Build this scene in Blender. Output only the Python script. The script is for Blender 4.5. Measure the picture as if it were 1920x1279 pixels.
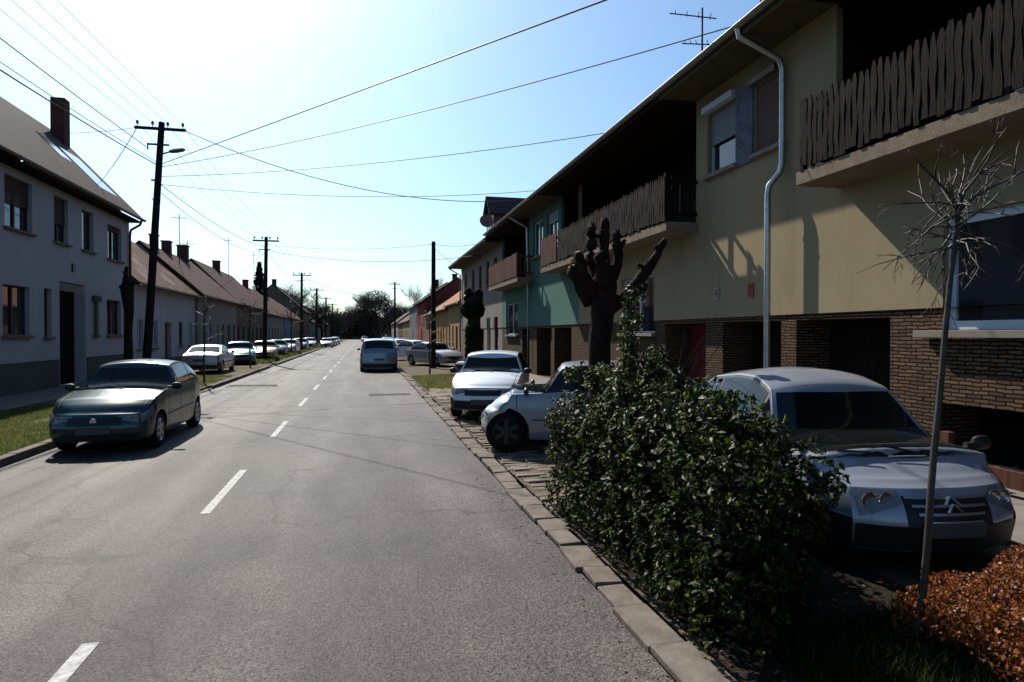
import bpy, bmesh, math, random
import numpy as np
from mathutils import Vector, Matrix, noise
R = math.radians
for o in list(bpy.data.objects): bpy.data.objects.remove(o)
scene = bpy.context.scene
COL = scene.collection
random.seed(7); rng = np.random.default_rng(7)

# ---------------------------------------------------------------- camera
cam_d = bpy.data.cameras.new('camera'); cam = bpy.data.objects.new('camera', cam_d); COL.objects.link(cam)
cam_d.sensor_width = 36; cam_d.lens = 22.5; cam_d.clip_end = 3000; cam_d.clip_start = 0.05
cam.location = (0, 0, 2.0)
cam.rotation_euler = (R(90 - 0.64), 0, R(-13.04))
scene.camera = cam

# ---------------------------------------------------------------- sky, sun, exposure
SUN_AZ, SUN_EL = 17.0, 43.0            # degrees left of the street's direction (+Y), degrees up
w = bpy.data.worlds.new('World'); scene.world = w; w.use_nodes = True
nt = w.node_tree; nt.nodes.clear()
sky = nt.nodes.new('ShaderNodeTexSky'); sky.sky_type = 'NISHITA'; sky.sun_disc = False
sky.sun_elevation = R(SUN_EL); sky.sun_rotation = R(-SUN_AZ)
sky.air_density = 1.0; sky.dust_density = 1.8; sky.ozone_density = 3.0; sky.altitude = 200
bg = nt.nodes.new('ShaderNodeBackground'); bg.inputs[1].default_value = 0.072
wo = nt.nodes.new('ShaderNodeOutputWorld')
tint = nt.nodes.new('ShaderNodeMix'); tint.data_type = 'RGBA'; tint.blend_type = 'MULTIPLY'; tint.inputs[0].default_value = 1; tint.inputs[7].default_value = (.84, 1.05, 1.14, 1)
nt.links.new(sky.outputs[0], tint.inputs[6]); nt.links.new(tint.outputs[2], bg.inputs[0]); nt.links.new(bg.outputs[0], wo.inputs[0])
sd = bpy.data.lights.new('sun', 'SUN'); sun = bpy.data.objects.new('sun', sd); COL.objects.link(sun)
sd.energy = 5.0; sd.angle = R(0.5); sd.color = (1.0, 0.93, 0.83)
sdir = Vector((-math.sin(R(SUN_AZ)) * math.cos(R(SUN_EL)), math.cos(R(SUN_AZ)) * math.cos(R(SUN_EL)), math.sin(R(SUN_EL))))
sun.rotation_euler = sdir.to_track_quat('Z', 'Y').to_euler()
scene.view_settings.view_transform = 'Standard'; scene.view_settings.look = 'None'
scene.view_settings.exposure = 0.95; scene.view_settings.gamma = 1.0
scene.render.engine = 'CYCLES'
scene.cycles.max_bounces = 5; scene.cycles.diffuse_bounces = 2; scene.cycles.glossy_bounces = 3

# ---------------------------------------------------------------- helpers
def tag(o, label=None, cat=None, group=None, kind=None):
    if label: o['label'] = label
    if cat: o['category'] = cat
    if group: o['group'] = group
    if kind: o['kind'] = kind
    return o
def empty(name, loc=(0, 0, 0), rz=0, label=None, cat=None, group=None):
    o = bpy.data.objects.new(name, None); COL.objects.link(o)
    o.empty_display_size = .2; o.location = loc; o.rotation_euler = (0, 0, rz)
    return tag(o, label, cat, group)

class MB:
    def __init__(s): s.v = []; s.f = []; s.m = []; s.mi = 0
    def quad(s, *p):
        n = len(s.v); s.v += [tuple(q) for q in p]; s.f.append(tuple(range(n, n + len(p)))); s.m.append(s.mi); return s
    def box(s, x0, x1, y0, y1, z0, z1, M=None):
        c = [(x0, y0, z0), (x1, y0, z0), (x1, y1, z0), (x0, y1, z0), (x0, y0, z1), (x1, y0, z1), (x1, y1, z1), (x0, y1, z1)]
        if M: c = [tuple(M @ Vector(q)) for q in c]
        n = len(s.v); s.v += c
        for f in ((0, 3, 2, 1), (4, 5, 6, 7), (0, 1, 5, 4), (1, 2, 6, 5), (2, 3, 7, 6), (3, 0, 4, 7)):
            s.f.append(tuple(n + i for i in f)); s.m.append(s.mi)
        return s
    def tube(s, pts, rad, seg=6, cap=True):
        pts = [Vector(p) for p in pts]
        if not hasattr(rad, '__len__'): rad = [rad] * len(pts)
        n0 = len(s.v); ref = None
        for i, p in enumerate(pts):
            d = (pts[min(i + 1, len(pts) - 1)] - pts[max(i - 1, 0)])
            if d.length < 1e-9: d = Vector((0, 0, 1))
            d.normalize()
            if ref is None: ref = Vector((0, 0, 1)) if abs(d.z) < .9 else Vector((1, 0, 0))
            a = d.cross(ref).normalized(); b = d.cross(a).normalized(); ref = -b if False else ref
            for k in range(seg):
                t = 2 * math.pi * k / seg
                s.v.append(tuple(p + (a * math.cos(t) + b * math.sin(t)) * rad[i]))
        for i in range(len(pts) - 1):
            for k in range(seg):
                k2 = (k + 1) % seg; A = n0 + i * seg
                s.f.append((A + k, A + k2, A + seg + k2, A + seg + k)); s.m.append(s.mi)
        if cap:
            s.f.append(tuple(n0 + k for k in range(seg))[::-1]); s.m.append(s.mi)
            A = n0 + (len(pts) - 1) * seg
            s.f.append(tuple(A + k for k in range(seg))); s.m.append(s.mi)
        return s
    def lathe(s, prof, M=None, seg=20, cap0=True, cap1=True):
        n0 = len(s.v)
        for (r, z) in prof:
            for k in range(seg):
                t = 2 * math.pi * k / seg; q = Vector((r * math.cos(t), r * math.sin(t), z))
                if M: q = M @ q
                s.v.append(tuple(q))
        for i in range(len(prof) - 1):
            for k in range(seg):
                k2 = (k + 1) % seg; A = n0 + i * seg
                s.f.append((A + k, A + k2, A + seg + k2, A + seg + k)); s.m.append(s.mi)
        if cap0: s.f.append(tuple(n0 + k for k in range(seg))[::-1]); s.m.append(s.mi)
        if cap1:
            A = n0 + (len(prof) - 1) * seg; s.f.append(tuple(A + k for k in range(seg))); s.m.append(s.mi)
        return s
    def grid(s, fn, us, vs, off=0.0, flip=False):
        n0 = len(s.v); e = 1e-3
        for u in us:
            for v in vs:
                p = Vector(fn(u, v))
                if off:
                    a = Vector(fn(u + e, v)) - Vector(fn(u - e, v)); b = Vector(fn(u, v + e)) - Vector(fn(u, v - e))
                    nn = a.cross(b)
                    if nn.length > 0: nn.normalize()
                    p = p + nn * (-off if flip else off)
                s.v.append(tuple(p))
        nv = len(vs)
        for i in range(len(us) - 1):
            for j in range(nv - 1):
                q = (n0 + i * nv + j, n0 + (i + 1) * nv + j, n0 + (i + 1) * nv + j + 1, n0 + i * nv + j + 1)
                s.f.append(q[::-1] if flip else q); s.m.append(s.mi)
        return s
    def build(s, name, mat, parent=None, smooth=False, angle=None, bevel=0):
        me = bpy.data.meshes.new(name); me.from_pydata(s.v, [], s.f); me.update()
        mats = mat if isinstance(mat, (list, tuple)) else [mat]
        for m in mats: me.materials.append(m)
        if len(mats) > 1: me.polygons.foreach_set('material_index', s.m)
        if smooth:
            me.polygons.foreach_set('use_smooth', [True] * len(me.polygons))
            if angle: me.set_sharp_from_angle(angle=R(angle))
        o = bpy.data.objects.new(name, me); COL.objects.link(o)
        if parent: o.parent = parent
        if bevel:
            b = o.modifiers.new('bevel', 'BEVEL'); b.width = bevel; b.segments = 2; b.limit_method = 'ANGLE'
        return o

def copy_tree(o, parent=None):
    c = o.copy(); COL.objects.link(c)
    if parent: c.parent = parent
    for ch in list(o.children): copy_tree(ch, c)
    return c

# ---------------------------------------------------------------- materials
def mat(name, col, rough=.8, metal=0, spec=None, var=0, vs=3.0, bump=0, bs=40, col2=None, coat=0, detail=6, trans=0, stretch=None, bdist=.01, sheen=0):
    m = bpy.data.materials.new(name); m.use_nodes = True; t = m.node_tree; b = t.nodes['Principled BSDF']
    if spec is None: spec = .5 if rough < .5 else .3 if rough < .7 else .06
    b.inputs['Base Color'].default_value = (*col, 1); b.inputs['Roughness'].default_value = rough
    b.inputs['Metallic'].default_value = metal; b.inputs['Specular IOR Level'].default_value = spec
    b.inputs['Coat Weight'].default_value = coat; b.inputs['Coat Roughness'].default_value = .05
    g = t.nodes.new('ShaderNodeNewGeometry'); src = g.outputs['Position']
    if stretch:
        mp = t.nodes.new('ShaderNodeMapping'); mp.inputs['Scale'].default_value = stretch
        t.links.new(src, mp.inputs[0]); src = mp.outputs[0]
    if var or col2:
        n = t.nodes.new('ShaderNodeTexNoise'); n.inputs['Scale'].default_value = vs; n.inputs['Detail'].default_value = detail
        n.inputs['Roughness'].default_value = .65
        t.links.new(src, n.inputs['Vector'])
        r = t.nodes.new('ShaderNodeValToRGB'); r.color_ramp.elements[0].position = .32; r.color_ramp.elements[1].position = .68
        c2 = col2 if col2 else tuple(min(1, c * (1 + var)) for c in col)
        c1 = col if col2 else tuple(c * (1 - var) for c in col)
        r.color_ramp.elements[0].color = (*c1, 1); r.color_ramp.elements[1].color = (*c2, 1)
        t.links.new(n.outputs[0], r.inputs[0]); t.links.new(r.outputs[0], b.inputs['Base Color'])
    if bump:
        n2 = t.nodes.new('ShaderNodeTexNoise'); n2.inputs['Scale'].default_value = bs; n2.inputs['Detail'].default_value = 4
        t.links.new(src, n2.inputs['Vector'])
        bp = t.nodes.new('ShaderNodeBump'); bp.inputs['Strength'].default_value = bump; bp.inputs['Distance'].default_value = bdist
        t.links.new(n2.outputs[0], bp.inputs['Height']); t.links.new(bp.outputs[0], b.inputs['Normal'])
    if trans:
        tr = t.nodes.new('ShaderNodeBsdfTranslucent'); tr.inputs[0].default_value = (*[min(1, c * 2.2) for c in col], 1)
        mx = t.nodes.new('ShaderNodeMixShader'); mx.inputs[0].default_value = trans
        t.links.new(b.outputs[0], mx.inputs[1]); t.links.new(tr.outputs[0], mx.inputs[2])
        t.links.new(mx.outputs[0], t.nodes['Material Output'].inputs[0])
    return m

def mat_brick(name, c1, c2, mortar, scale=1, rh=.07, bw=.24, rough=.85, mort=.012, vertical=True, bump=.8):
    m = mat(name, c1, rough); t = m.node_tree; b = t.nodes['Principled BSDF']
    g = t.nodes.new('ShaderNodeNewGeometry'); sp = t.nodes.new('ShaderNodeSeparateXYZ'); cb = t.nodes.new('ShaderNodeCombineXYZ')
    t.links.new(g.outputs['Position'], sp.inputs[0])
    ad = t.nodes.new('ShaderNodeMath'); ad.operation = 'ADD'
    t.links.new(sp.outputs['X'], ad.inputs[0]); t.links.new(sp.outputs['Y'], ad.inputs[1])
    t.links.new(ad.outputs[0], cb.inputs[0]); t.links.new(sp.outputs['Z' if vertical else 'Y'], cb.inputs[1])
    # wobble so courses are uneven
    nz = t.nodes.new('ShaderNodeTexNoise'); nz.inputs['Scale'].default_value = 5; t.links.new(g.outputs['Position'], nz.inputs[0])
    mx = t.nodes.new('ShaderNodeVectorMath'); mx.operation = 'MULTIPLY_ADD'
    mx.inputs[1].default_value = (.12, .034, 0); t.links.new(nz.outputs['Color'], mx.inputs[0]); t.links.new(cb.outputs[0], mx.inputs[2])
    br = t.nodes.new('ShaderNodeTexBrick'); br.inputs['Scale'].default_value = scale
    br.inputs['Brick Width'].default_value = bw; br.inputs['Row Height'].default_value = rh; br.inputs['Mortar Size'].default_value = mort
    br.inputs['Mortar Smooth'].default_value = .3; br.inputs['Bias'].default_value = 0
    br.inputs['Color1'].default_value = (*c1, 1); br.inputs['Color2'].default_value = (*c2, 1); br.inputs['Mortar'].default_value = (*mortar, 1)
    t.links.new(mx.outputs[0], br.inputs['Vector']); t.links.new(br.outputs['Color'], b.inputs['Base Color'])
    bp = t.nodes.new('ShaderNodeBump'); bp.inputs['Strength'].default_value = bump; bp.inputs['Distance'].default_value = .03; bp.invert = True
    t.links.new(br.outputs['Fac'], bp.inputs['Height']); t.links.new(bp.outputs[0], b.inputs['Normal'])
    return m

def mat_tiles(name, c1, c2, moss=None):
    """roof tiles: rows along the street, humps across the slope"""
    m = mat(name, c1, .8, var=.3, vs=2.5, col2=c2); t = m.node_tree; b = t.nodes['Principled BSDF']
    g = t.nodes.new('ShaderNodeNewGeometry')
    sp = t.nodes.new('ShaderNodeSeparateXYZ'); t.links.new(g.outputs['Position'], sp.inputs[0])
    def wave(sock, freq, out):
        mu = t.nodes.new('ShaderNodeMath'); mu.operation = 'MULTIPLY'; mu.inputs[1].default_value = freq; t.links.new(sp.outputs[sock], mu.inputs[0])
        f = t.nodes.new('ShaderNodeMath'); f.operation = out; t.links.new(mu.outputs[0], f.inputs[0]); return f
    a = wave('Y', 28, 'SINE'); c = wave('Z', 4.2, 'FRACT')
    s = t.nodes.new('ShaderNodeMath'); s.operation = 'MULTIPLY_ADD'; s.inputs[1].default_value = .35
    t.links.new(a.outputs[0], s.inputs[0]); t.links.new(c.outputs[0], s.inputs[2])
    bp = t.nodes.new('ShaderNodeBump'); bp.inputs['Strength'].default_value = .9; bp.inputs['Distance'].default_value = .05
    t.links.new(s.outputs[0], bp.inputs['Height']); t.links.new(bp.outputs[0], b.inputs['Normal'])
    if moss:
        n = t.nodes.new('ShaderNodeTexNoise'); n.inputs['Scale'].default_value = .9; n.inputs['Detail'].default_value = 8
        t.links.new(g.outputs['Position'], n.inputs[0])
        rp = t.nodes.new('ShaderNodeValToRGB'); rp.color_ramp.elements[0].position = .5; rp.color_ramp.elements[1].position = .62
        t.links.new(n.outputs[0], rp.inputs[0])
        mx = t.nodes.new('ShaderNodeMix'); mx.data_type = 'RGBA'
        old = b.inputs['Base Color'].links[0].from_socket
        t.links.new(rp.outputs[0], mx.inputs[0]); t.links.new(old, mx.inputs[6]); mx.inputs[7].default_value = (*moss, 1)
        t.links.new(mx.outputs[2], b.inputs['Base Color'])
    return m

def mat_plaster(name, col, var=.12, stain=(.12, .11, .1), amt=.35):
    m = mat(name, col, .95, spec=.04, var=var, vs=.8, bump=.25, bs=60, bdist=.006); t = m.node_tree; b = t.nodes['Principled BSDF']
    g = t.nodes.new('ShaderNodeNewGeometry'); mp = t.nodes.new('ShaderNodeMapping'); mp.inputs['Scale'].default_value = (2.2, 2.2, .35)
    t.links.new(g.outputs['Position'], mp.inputs[0])
    n = t.nodes.new('ShaderNodeTexNoise'); n.inputs['Scale'].default_value = 1.3; n.inputs['Detail'].default_value = 8; n.inputs['Roughness'].default_value = .7
    t.links.new(mp.outputs[0], n.inputs[0])
    rp = t.nodes.new('ShaderNodeValToRGB'); rp.color_ramp.elements[0].position = .52; rp.color_ramp.elements[1].position = .8
    rp.color_ramp.elements[1].color = (amt, amt, amt, 1)
    t.links.new(n.outputs[0], rp.inputs[0])
    mx = t.nodes.new('ShaderNodeMix'); mx.data_type = 'RGBA'
    old = b.inputs['Base Color'].links[0].from_socket
    t.links.new(rp.outputs[0], mx.inputs[0]); t.links.new(old, mx.inputs[6]); mx.inputs[7].default_value = (*stain, 1)
    t.links.new(mx.outputs[2], b.inputs['Base Color'])
    return m

def mat_asphalt():
    m = mat('asphalt', (.05, .05, .05), .75, spec=.14); t = m.node_tree; b = t.nodes['Principled BSDF']; L = t.links.new
    g = t.nodes.new('ShaderNodeNewGeometry')
    def noise_(sc, det=4, src=None, rough=.6):
        n = t.nodes.new('ShaderNodeTexNoise'); n.inputs['Scale'].default_value = sc; n.inputs['Detail'].default_value = det
        n.inputs['Roughness'].default_value = rough; L(src or g.outputs['Position'], n.inputs[0]); return n.outputs[0]
    def ramp(s, a, b_, ca, cb):
        r = t.nodes.new('ShaderNodeValToRGB'); r.color_ramp.elements[0].position = a; r.color_ramp.elements[1].position = b_
        r.color_ramp.elements[0].color = (*ca, 1); r.color_ramp.elements[1].color = (*cb, 1); L(s, r.inputs[0]); return r.outputs[0]
    def mul(a, b_):
        x = t.nodes.new('ShaderNodeMix'); x.data_type = 'RGBA'; x.blend_type = 'MULTIPLY'; x.inputs[0].default_value = 1
        L(a, x.inputs[6]); L(b_, x.inputs[7]); return x.outputs[2]
    mp = t.nodes.new('ShaderNodeMapping'); mp.inputs['Scale'].default_value = (1, .12, 1); L(g.outputs['Position'], mp.inputs[0])
    base = ramp(noise_(.9, 6, mp.outputs[0]), .35, .68, (.046, .041, .040), (.078, .071, .069))
    patch = ramp(noise_(.35, 5), .4, .6, (.74, .74, .76), (1.16, 1.12, 1.10))
    # bright and dark aggregate
    vo = t.nodes.new('ShaderNodeTexVoronoi'); vo.inputs['Scale'].default_value = 85; L(g.outputs['Position'], vo.inputs[0])
    grain = ramp(vo.outputs['Color'], .1, .95, (.35, .35, .35), (1.8, 1.75, 1.7))
    nz = ramp(noise_(42, 2), .36, .44, (.18, .18, .18), (1, 1, 1))
    c = mul(mul(mul(base, patch), grain), nz)
    # dark oil drips along the centre line and smoother tyre tracks
    sx = t.nodes.new('ShaderNodeSeparateXYZ'); L(g.outputs['Position'], sx.inputs[0])
    def band(x0, w0):
        a = t.nodes.new('ShaderNodeMath'); a.operation = 'SUBTRACT'; a.inputs[1].default_value = x0; L(sx.outputs[0], a.inputs[0])
        b2 = t.nodes.new('ShaderNodeMath'); b2.operation = 'ABSOLUTE'; L(a.outputs[0], b2.inputs[0])
        n2 = t.nodes.new('ShaderNodeMath'); n2.operation = 'MULTIPLY_ADD'; n2.inputs[1].default_value = -.9; L(noise_(.8, 5), n2.inputs[0]); L(b2.outputs[0], n2.inputs[2])
        return ramp(n2.outputs[0], max(0, w0 - .25), w0 + .05, (.72, .71, .71), (1, 1, 1)) if w0 > 0 else None
    c = mul(c, band(-1.55, .30)); c = mul(c, band(.05, .26)); c = mul(c, band(-4.6, .34))
    # fine cracks
    wv = t.nodes.new('ShaderNodeVectorMath'); wv.operation = 'MULTIPLY_ADD'; wv.inputs[1].default_value = (1.4, 1.4, 0)
    nn = t.nodes.new('ShaderNodeTexNoise'); nn.inputs['Scale'].default_value = 1.2; nn.inputs['Detail'].default_value = 5; L(g.outputs['Position'], nn.inputs[0])
    L(nn.outputs['Color'], wv.inputs[0]); L(g.outputs['Position'], wv.inputs[2])
    ce = t.nodes.new('ShaderNodeTexVoronoi'); ce.feature = 'DISTANCE_TO_EDGE'; ce.inputs['Scale'].default_value = .22; L(wv.outputs[0], ce.inputs[0])
    cr = ramp(ce.outputs[0], .0015, .006, (.45, .45, .45), (1, 1, 1))
    c = mul(c, cr); L(c, b.inputs['Base Color'])
    bp = t.nodes.new('ShaderNodeBump'); bp.inputs['Strength'].default_value = .5; bp.inputs['Distance'].default_value = .006
    L(vo.outputs['Distance'], bp.inputs['Height'])
    bp2 = t.nodes.new('ShaderNodeBump'); bp2.inputs['Strength'].default_value = .3; bp2.inputs['Distance'].default_value = .05
    L(noise_(2.2, 3), bp2.inputs['Height']); L(bp.outputs[0], bp2.inputs['Normal']); L(bp2.outputs[0], b.inputs['Normal'])
    rr = t.nodes.new('ShaderNodeMapRange'); rr.inputs[3].default_value = .56; rr.inputs[4].default_value = .82
    L(noise_(1.1, 4, mp.outputs[0]), rr.inputs[0]); L(rr.outputs[0], b.inputs['Roughness'])
    return m

def mat_paint(name, col, metal=.35, rough=.28):
    return mat(name, col, rough, metal, coat=.8, var=.05, vs=2)

M = dict(
    asphalt=mat_asphalt(),
    white_line=mat('road_paint', (.17, .165, .16), .7, vs=16, col2=(.44, .43, .42)),
    kerb=mat('kerb_stone', (0.1122, 0.0957, 0.0825), .85, var=.3, vs=5, bump=.5, bs=30),
    cobble=mat('cobble_stone', (.17, .145, .12), .8, bump=.6, bs=25, vs=1.7, col2=(.085, .072, .06)),
    cobble_red=mat('cobble_stone_red', (0.1122, 0.0660, 0.0561), .8, bump=.6, bs=25, var=.3),
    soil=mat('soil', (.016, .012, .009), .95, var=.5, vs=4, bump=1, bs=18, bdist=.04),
    dirt=mat('dirt', (0.1056, 0.0825, 0.0627), .95, vs=1.1, col2=(0.0495, 0.0429, 0.0264), bump=.7, bs=22, bdist=.02),
    turf=mat('turf', (0.0330, 0.0396, 0.0119), .95, vs=1.3, col2=(0.0726, 0.0594, 0.0297), bump=.8, bs=30, bdist=.03),
    pave=mat('pavement', (0.1254, 0.1122, 0.1023), .85, var=.2, vs=2, bump=.3, bs=40),
    yellow=mat_plaster('yellow_plaster', (0.2200, 0.1800, 0.1120), .05, (.11, .095, .065), .5),
    yellow2=mat_plaster('plaster_pier', (0.1861, 0.1489, 0.0914), .05, (.3, .25, .17), .3),
    green=mat_plaster('green_plaster', (0.0660, 0.1320, 0.1089), .05, (.08, .18, .16), .35),
    beige=mat_plaster('beige_plaster', (0.1815, 0.1597, 0.1379), .06),
    white=mat_plaster('white_plaster', (0.34, 0.315, 0.32), .05, (.2, .19, .2), .5),
    cream=mat_plaster('cream_plaster', (0.1888, 0.1779, 0.1561), .08),
    cream2=mat_plaster('pale_blue_plaster', (0.1379, 0.1561, 0.1888), .08),
    ochre=mat_plaster('ochre_plaster', (0.2178, 0.1307, 0.0472), .08),
    orange=mat_plaster('orange_plaster', (0.2105, 0.1452, 0.0799), .08),
    redwall=mat_plaster('red_plaster', (0.1320, 0.0330, 0.0297), .1),
    greywall=mat_plaster('grey_plaster', (0.1089, 0.1125, 0.1198), .1),
    brownwall=mat_plaster('brown_plaster', (0.1089, 0.0799, 0.0617), .1),
    plinth=mat_plaster('plinth_plaster', (0.0871, 0.0792, 0.0713), .1),
    brick=mat_brick('stone_brick', (.13, .078, .048), (.058, .036, .023), (.006, .005, .004), rh=.052, bw=.21, mort=.011),
    brick2=mat_brick('small_brick', (.11, .072, .042), (.07, .045, .026), (.01, .008, .006), rh=.055, bw=.11, mort=.012),
    redbrick=mat_brick('chimney_brick', (.11, .038, .032), (.07, .026, .022), (.05, .035, .03), rh=.08, bw=.25, mort=.008),
    tile=mat_tiles('roof_tile_brown', (.028, .021, .019), (.046, .033, .029)),
    tile_red=mat_tiles('roof_tile_red', (.068, .034, .026), (.105, .056, .042), (.15, .13, .10)),
    tile_red2=mat_tiles('roof_tile_dull_red', (.058, .032, .026), (.088, .05, .040)),
    tile_or=mat_tiles('roof_tile_orange', (.19, .085, .045), (.27, .13, .075)),
    tile_dark=mat_tiles('roof_tile_dark', (.03, .027, .03), (.055, .046, .046)),
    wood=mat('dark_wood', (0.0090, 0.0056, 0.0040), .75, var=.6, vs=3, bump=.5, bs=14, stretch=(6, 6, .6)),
    wood_rail=mat('weathered_wood', (.017, .012, .010), .9, vs=3, bump=.7, bs=14, stretch=(5, 5, .5), col2=(.006, .0045, .004)),  # old boards of the balcony railings, their own tone
    wood_red=mat('red_brown_wood', (0.0759, 0.0330, 0.0218), .7, var=.4, vs=3, stretch=(5, 5, .5)),
    door=mat('door_wood', (.012, .009, .008), .92, var=.4, vs=3, stretch=(8, 8, .4)),
    redpaint=mat('red_painted_wood', (0.1056, 0.0132, 0.0132), .6, var=.3, vs=3),
    slab=mat('concrete_slab', (0.1525, 0.1198, 0.0871), .9, var=.22, vs=4, bump=.4, bs=30),
    soffit=mat('soffit_boards', (.07, .055, .035), .9, var=.2, vs=4),
    sill=mat('window_sill', (0.1663, 0.1465, 0.1228), .8, var=.15, vs=3),
    sill_dark=mat('window_sill_brown', (0.1452, 0.1056, 0.0726), .8, var=.2, vs=3),
    glass=mat('window_glass', (.015, .018, .022), .04, spec=.8),
    carglass=mat('car_glass', (.004, .006, .007), .04, spec=.28),
    frame_w=mat('white_frame', (.36, .42, .48), .5),
    frame_b=mat('brown_frame', (0.0462, 0.0264, 0.0198), .6),
    shutter=mat('roller_shutter', (0.1307, 0.1452, 0.1597), .6, stretch=(1, 1, 40), var=.1, vs=1),
    shutter_b=mat('roller_shutter_brown', (0.1089, 0.0690, 0.0545), .7, stretch=(1, 1, 40), var=.12, vs=1),
    shutter_d=mat('roller_shutter_dark', (0.0594, 0.0363, 0.0330), .7, stretch=(1, 1, 40), var=.12, vs=1),
    blueshut=mat('blue_shutter', (0.0924, 0.1122, 0.1518), .7, var=.35, vs=6),
    zinc=mat('zinc', (0.3300, 0.3360, 0.3420), .32, .9, var=.2, vs=3),
    gutter=mat('gutter_metal', (0.1320, 0.1122, 0.0924), .5, .6, var=.2),
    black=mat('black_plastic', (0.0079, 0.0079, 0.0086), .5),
    rubber=mat('rubber', (0.0092, 0.0092, 0.0092), .8),
    rim=mat('wheel_rim', (.32, .33, .34), .35, .8),
    rim_dark=mat('steel_wheel', (0.0330, 0.0330, 0.0363), .5, .5),
    lamp=mat('lamp_glass', (.10, .11, .115), .08, spec=.8),
    lampring=mat('lamp_reflector', (.28, .28, .29), .2, .9),
    red=mat('tail_light', (.25, .01, .01), .15),
    amber=mat('indicator_light', (0.3300, 0.1056, 0.0132), .2),
    plate=mat('number_plate', (0.0660, 0.0660, 0.0660), .7),
    plate2=mat('number_plate_blue', (0.0396, 0.0528, 0.1056), .5),
    chrome=mat('chrome', (.42, .42, .44), .3, 1),
    pole=mat('pole_wood', (0.0218, 0.0158, 0.0135), .85, var=.4, vs=4, bump=.5, bs=20, stretch=(5, 5, .4)),
    wire=mat('cable', (0.0132, 0.0132, 0.0145), .6),
    ceramic=mat('insulator', (0.0924, 0.0528, 0.0396), .25),
    bark=mat('bark', (.014, .007, .006), .9, vs=9, bump=1, bs=22, bdist=.05, col2=(.032, .018, .014), stretch=(1, 1, .35)),
    bark_dark=mat('bark_ivy', (0.0198, 0.0185, 0.0119), .9, var=.6, vs=9, bump=1, bs=18, bdist=.03),
    cutwood=mat('cut_wood', (.16, .11, .07), .85, var=.25, vs=30),
    twig=mat('twig', (0.0317, 0.0248, 0.0208), .55, var=.4, vs=20),
    fartwig=mat('far_twig', (0.0363, 0.0330, 0.0317), .9),
    fartwig2=mat('far_twig_brown', (0.0495, 0.0383, 0.0297), .9),
    leaf1=mat('leaf_dark', (.006, .013, .003), .52, spec=.12, trans=.12),
    leaf2=mat('leaf_mid', (.019, .031, .006), .5, spec=.14, trans=.3),
    leaf3=mat('leaf_light', (.06, .07, .011), .5, spec=.3, trans=.4),
    oleaf1=mat('leaf_orange', (0.1800, 0.0570, 0.0120), .5, trans=.3),
    oleaf2=mat('leaf_rust', (0.0896, 0.0252, 0.0084), .5, trans=.3),
    oleaf3=mat('leaf_amber', (0.2304, 0.1088, 0.0256), .5, trans=.3),
    conifer=mat('needles', (0.0079, 0.0165, 0.0092), .8),
    grass1=mat('grass_green', (0.0330, 0.0561, 0.0119), .6, trans=.35),
    grass2=mat('grass_dry', (0.1254, 0.0990, 0.0462), .7, trans=.3),
    sign_w=mat('sign_white', (0.1996, 0.1996, 0.1888), .6), sign_r=mat('sign_red', (.28, .02, .015), .6), sign_k=mat('sign_ink', (.02, .02, .02), .6),
    dish=mat('dish_metal', (0.1980, 0.0924, 0.0858), .6, .3),
    hill=mat('hill_wood', (0.0198, 0.0198, 0.0165), .95, var=.4, vs=.1),
    skylight=mat('skylight_glass', (.25, .27, .30), .12, .6),
)

# ---------------------------------------------------------------- the ground
def struct(name, mb, m, **k):
    o = mb.build(name, m, **k); tag(o, kind='structure'); return o
def hz(x, y=0):                      # height of the right-hand verge
    if x < 1.98: return .03
    t = min(1, max(0, (x - 2.0) / 1.6)); return .05 + .05 * t * t * (3 - 2 * t)
YF = 330
struct('ground', MB().quad((-500, -60, -.05), (500, -60, -.05), (500, 900, -.05), (-500, 900, -.05)), M['turf'])
struct('road', MB().quad((-5.27, -12, 0), (1.74, -12, 0), (2.3, YF, 0), (-6.0, YF, 0)), M['asphalt'])
mb = MB()                                                    # centre dashes
for k in range(-1, 40):
    y = 7.67 + 5.4 * k; x = -1.72 - .0006 * y
    if y > 205: break
    mb.quad((x - .052, y, .004), (x + .052, y, .004), (x + .052, y + 2.35, .004), (x - .052, y + 2.35, .004))
struct('road_marking', mb, M['white_line'])
mb = MB()                                                    # left kerb, broken by two drives
y = -5.0
while y < 220:
    l = random.uniform(.8, 1.1) * (1 if y < 60 else 4)
    xs = -5.27 - .0022 * max(0, y); top = .13
    if 19.5 < y < 24.5: top = .035
    if 39 < y < 43: top = .04
    j = random.uniform(-.012, .012)
    mb.box(xs - .17, xs - .002 + j, y, y + l - .018, -.04, top + j); y += l
struct('kerb', mb, M['kerb'], bevel=.012)
mb = MB(); y = -3.0                                          # right kerb stones
while y < 230:
    l = random.uniform(.36, .62) * (1 if y < 30 else 3 if y < 80 else 8)
    wd = random.uniform(.2, .27); j = random.uniform(-.018, .018); top = .045 + random.uniform(-.012, .02)
    x = 1.745 + .0017 * max(0, y); a = random.uniform(-.05, .05) if y < 30 else 0
    mb.box(-wd / 2, wd / 2, 0, l - .02, -.05, 0, Matrix.Translation((x + .12 + j, y, top)) @ Matrix.Rotation(a, 4, 'Z') @ Matrix.Rotation(random.uniform(-.04, .04), 4, 'Y')); y += l
struct('kerb_stones', mb, M['kerb'], bevel=.01)
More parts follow.
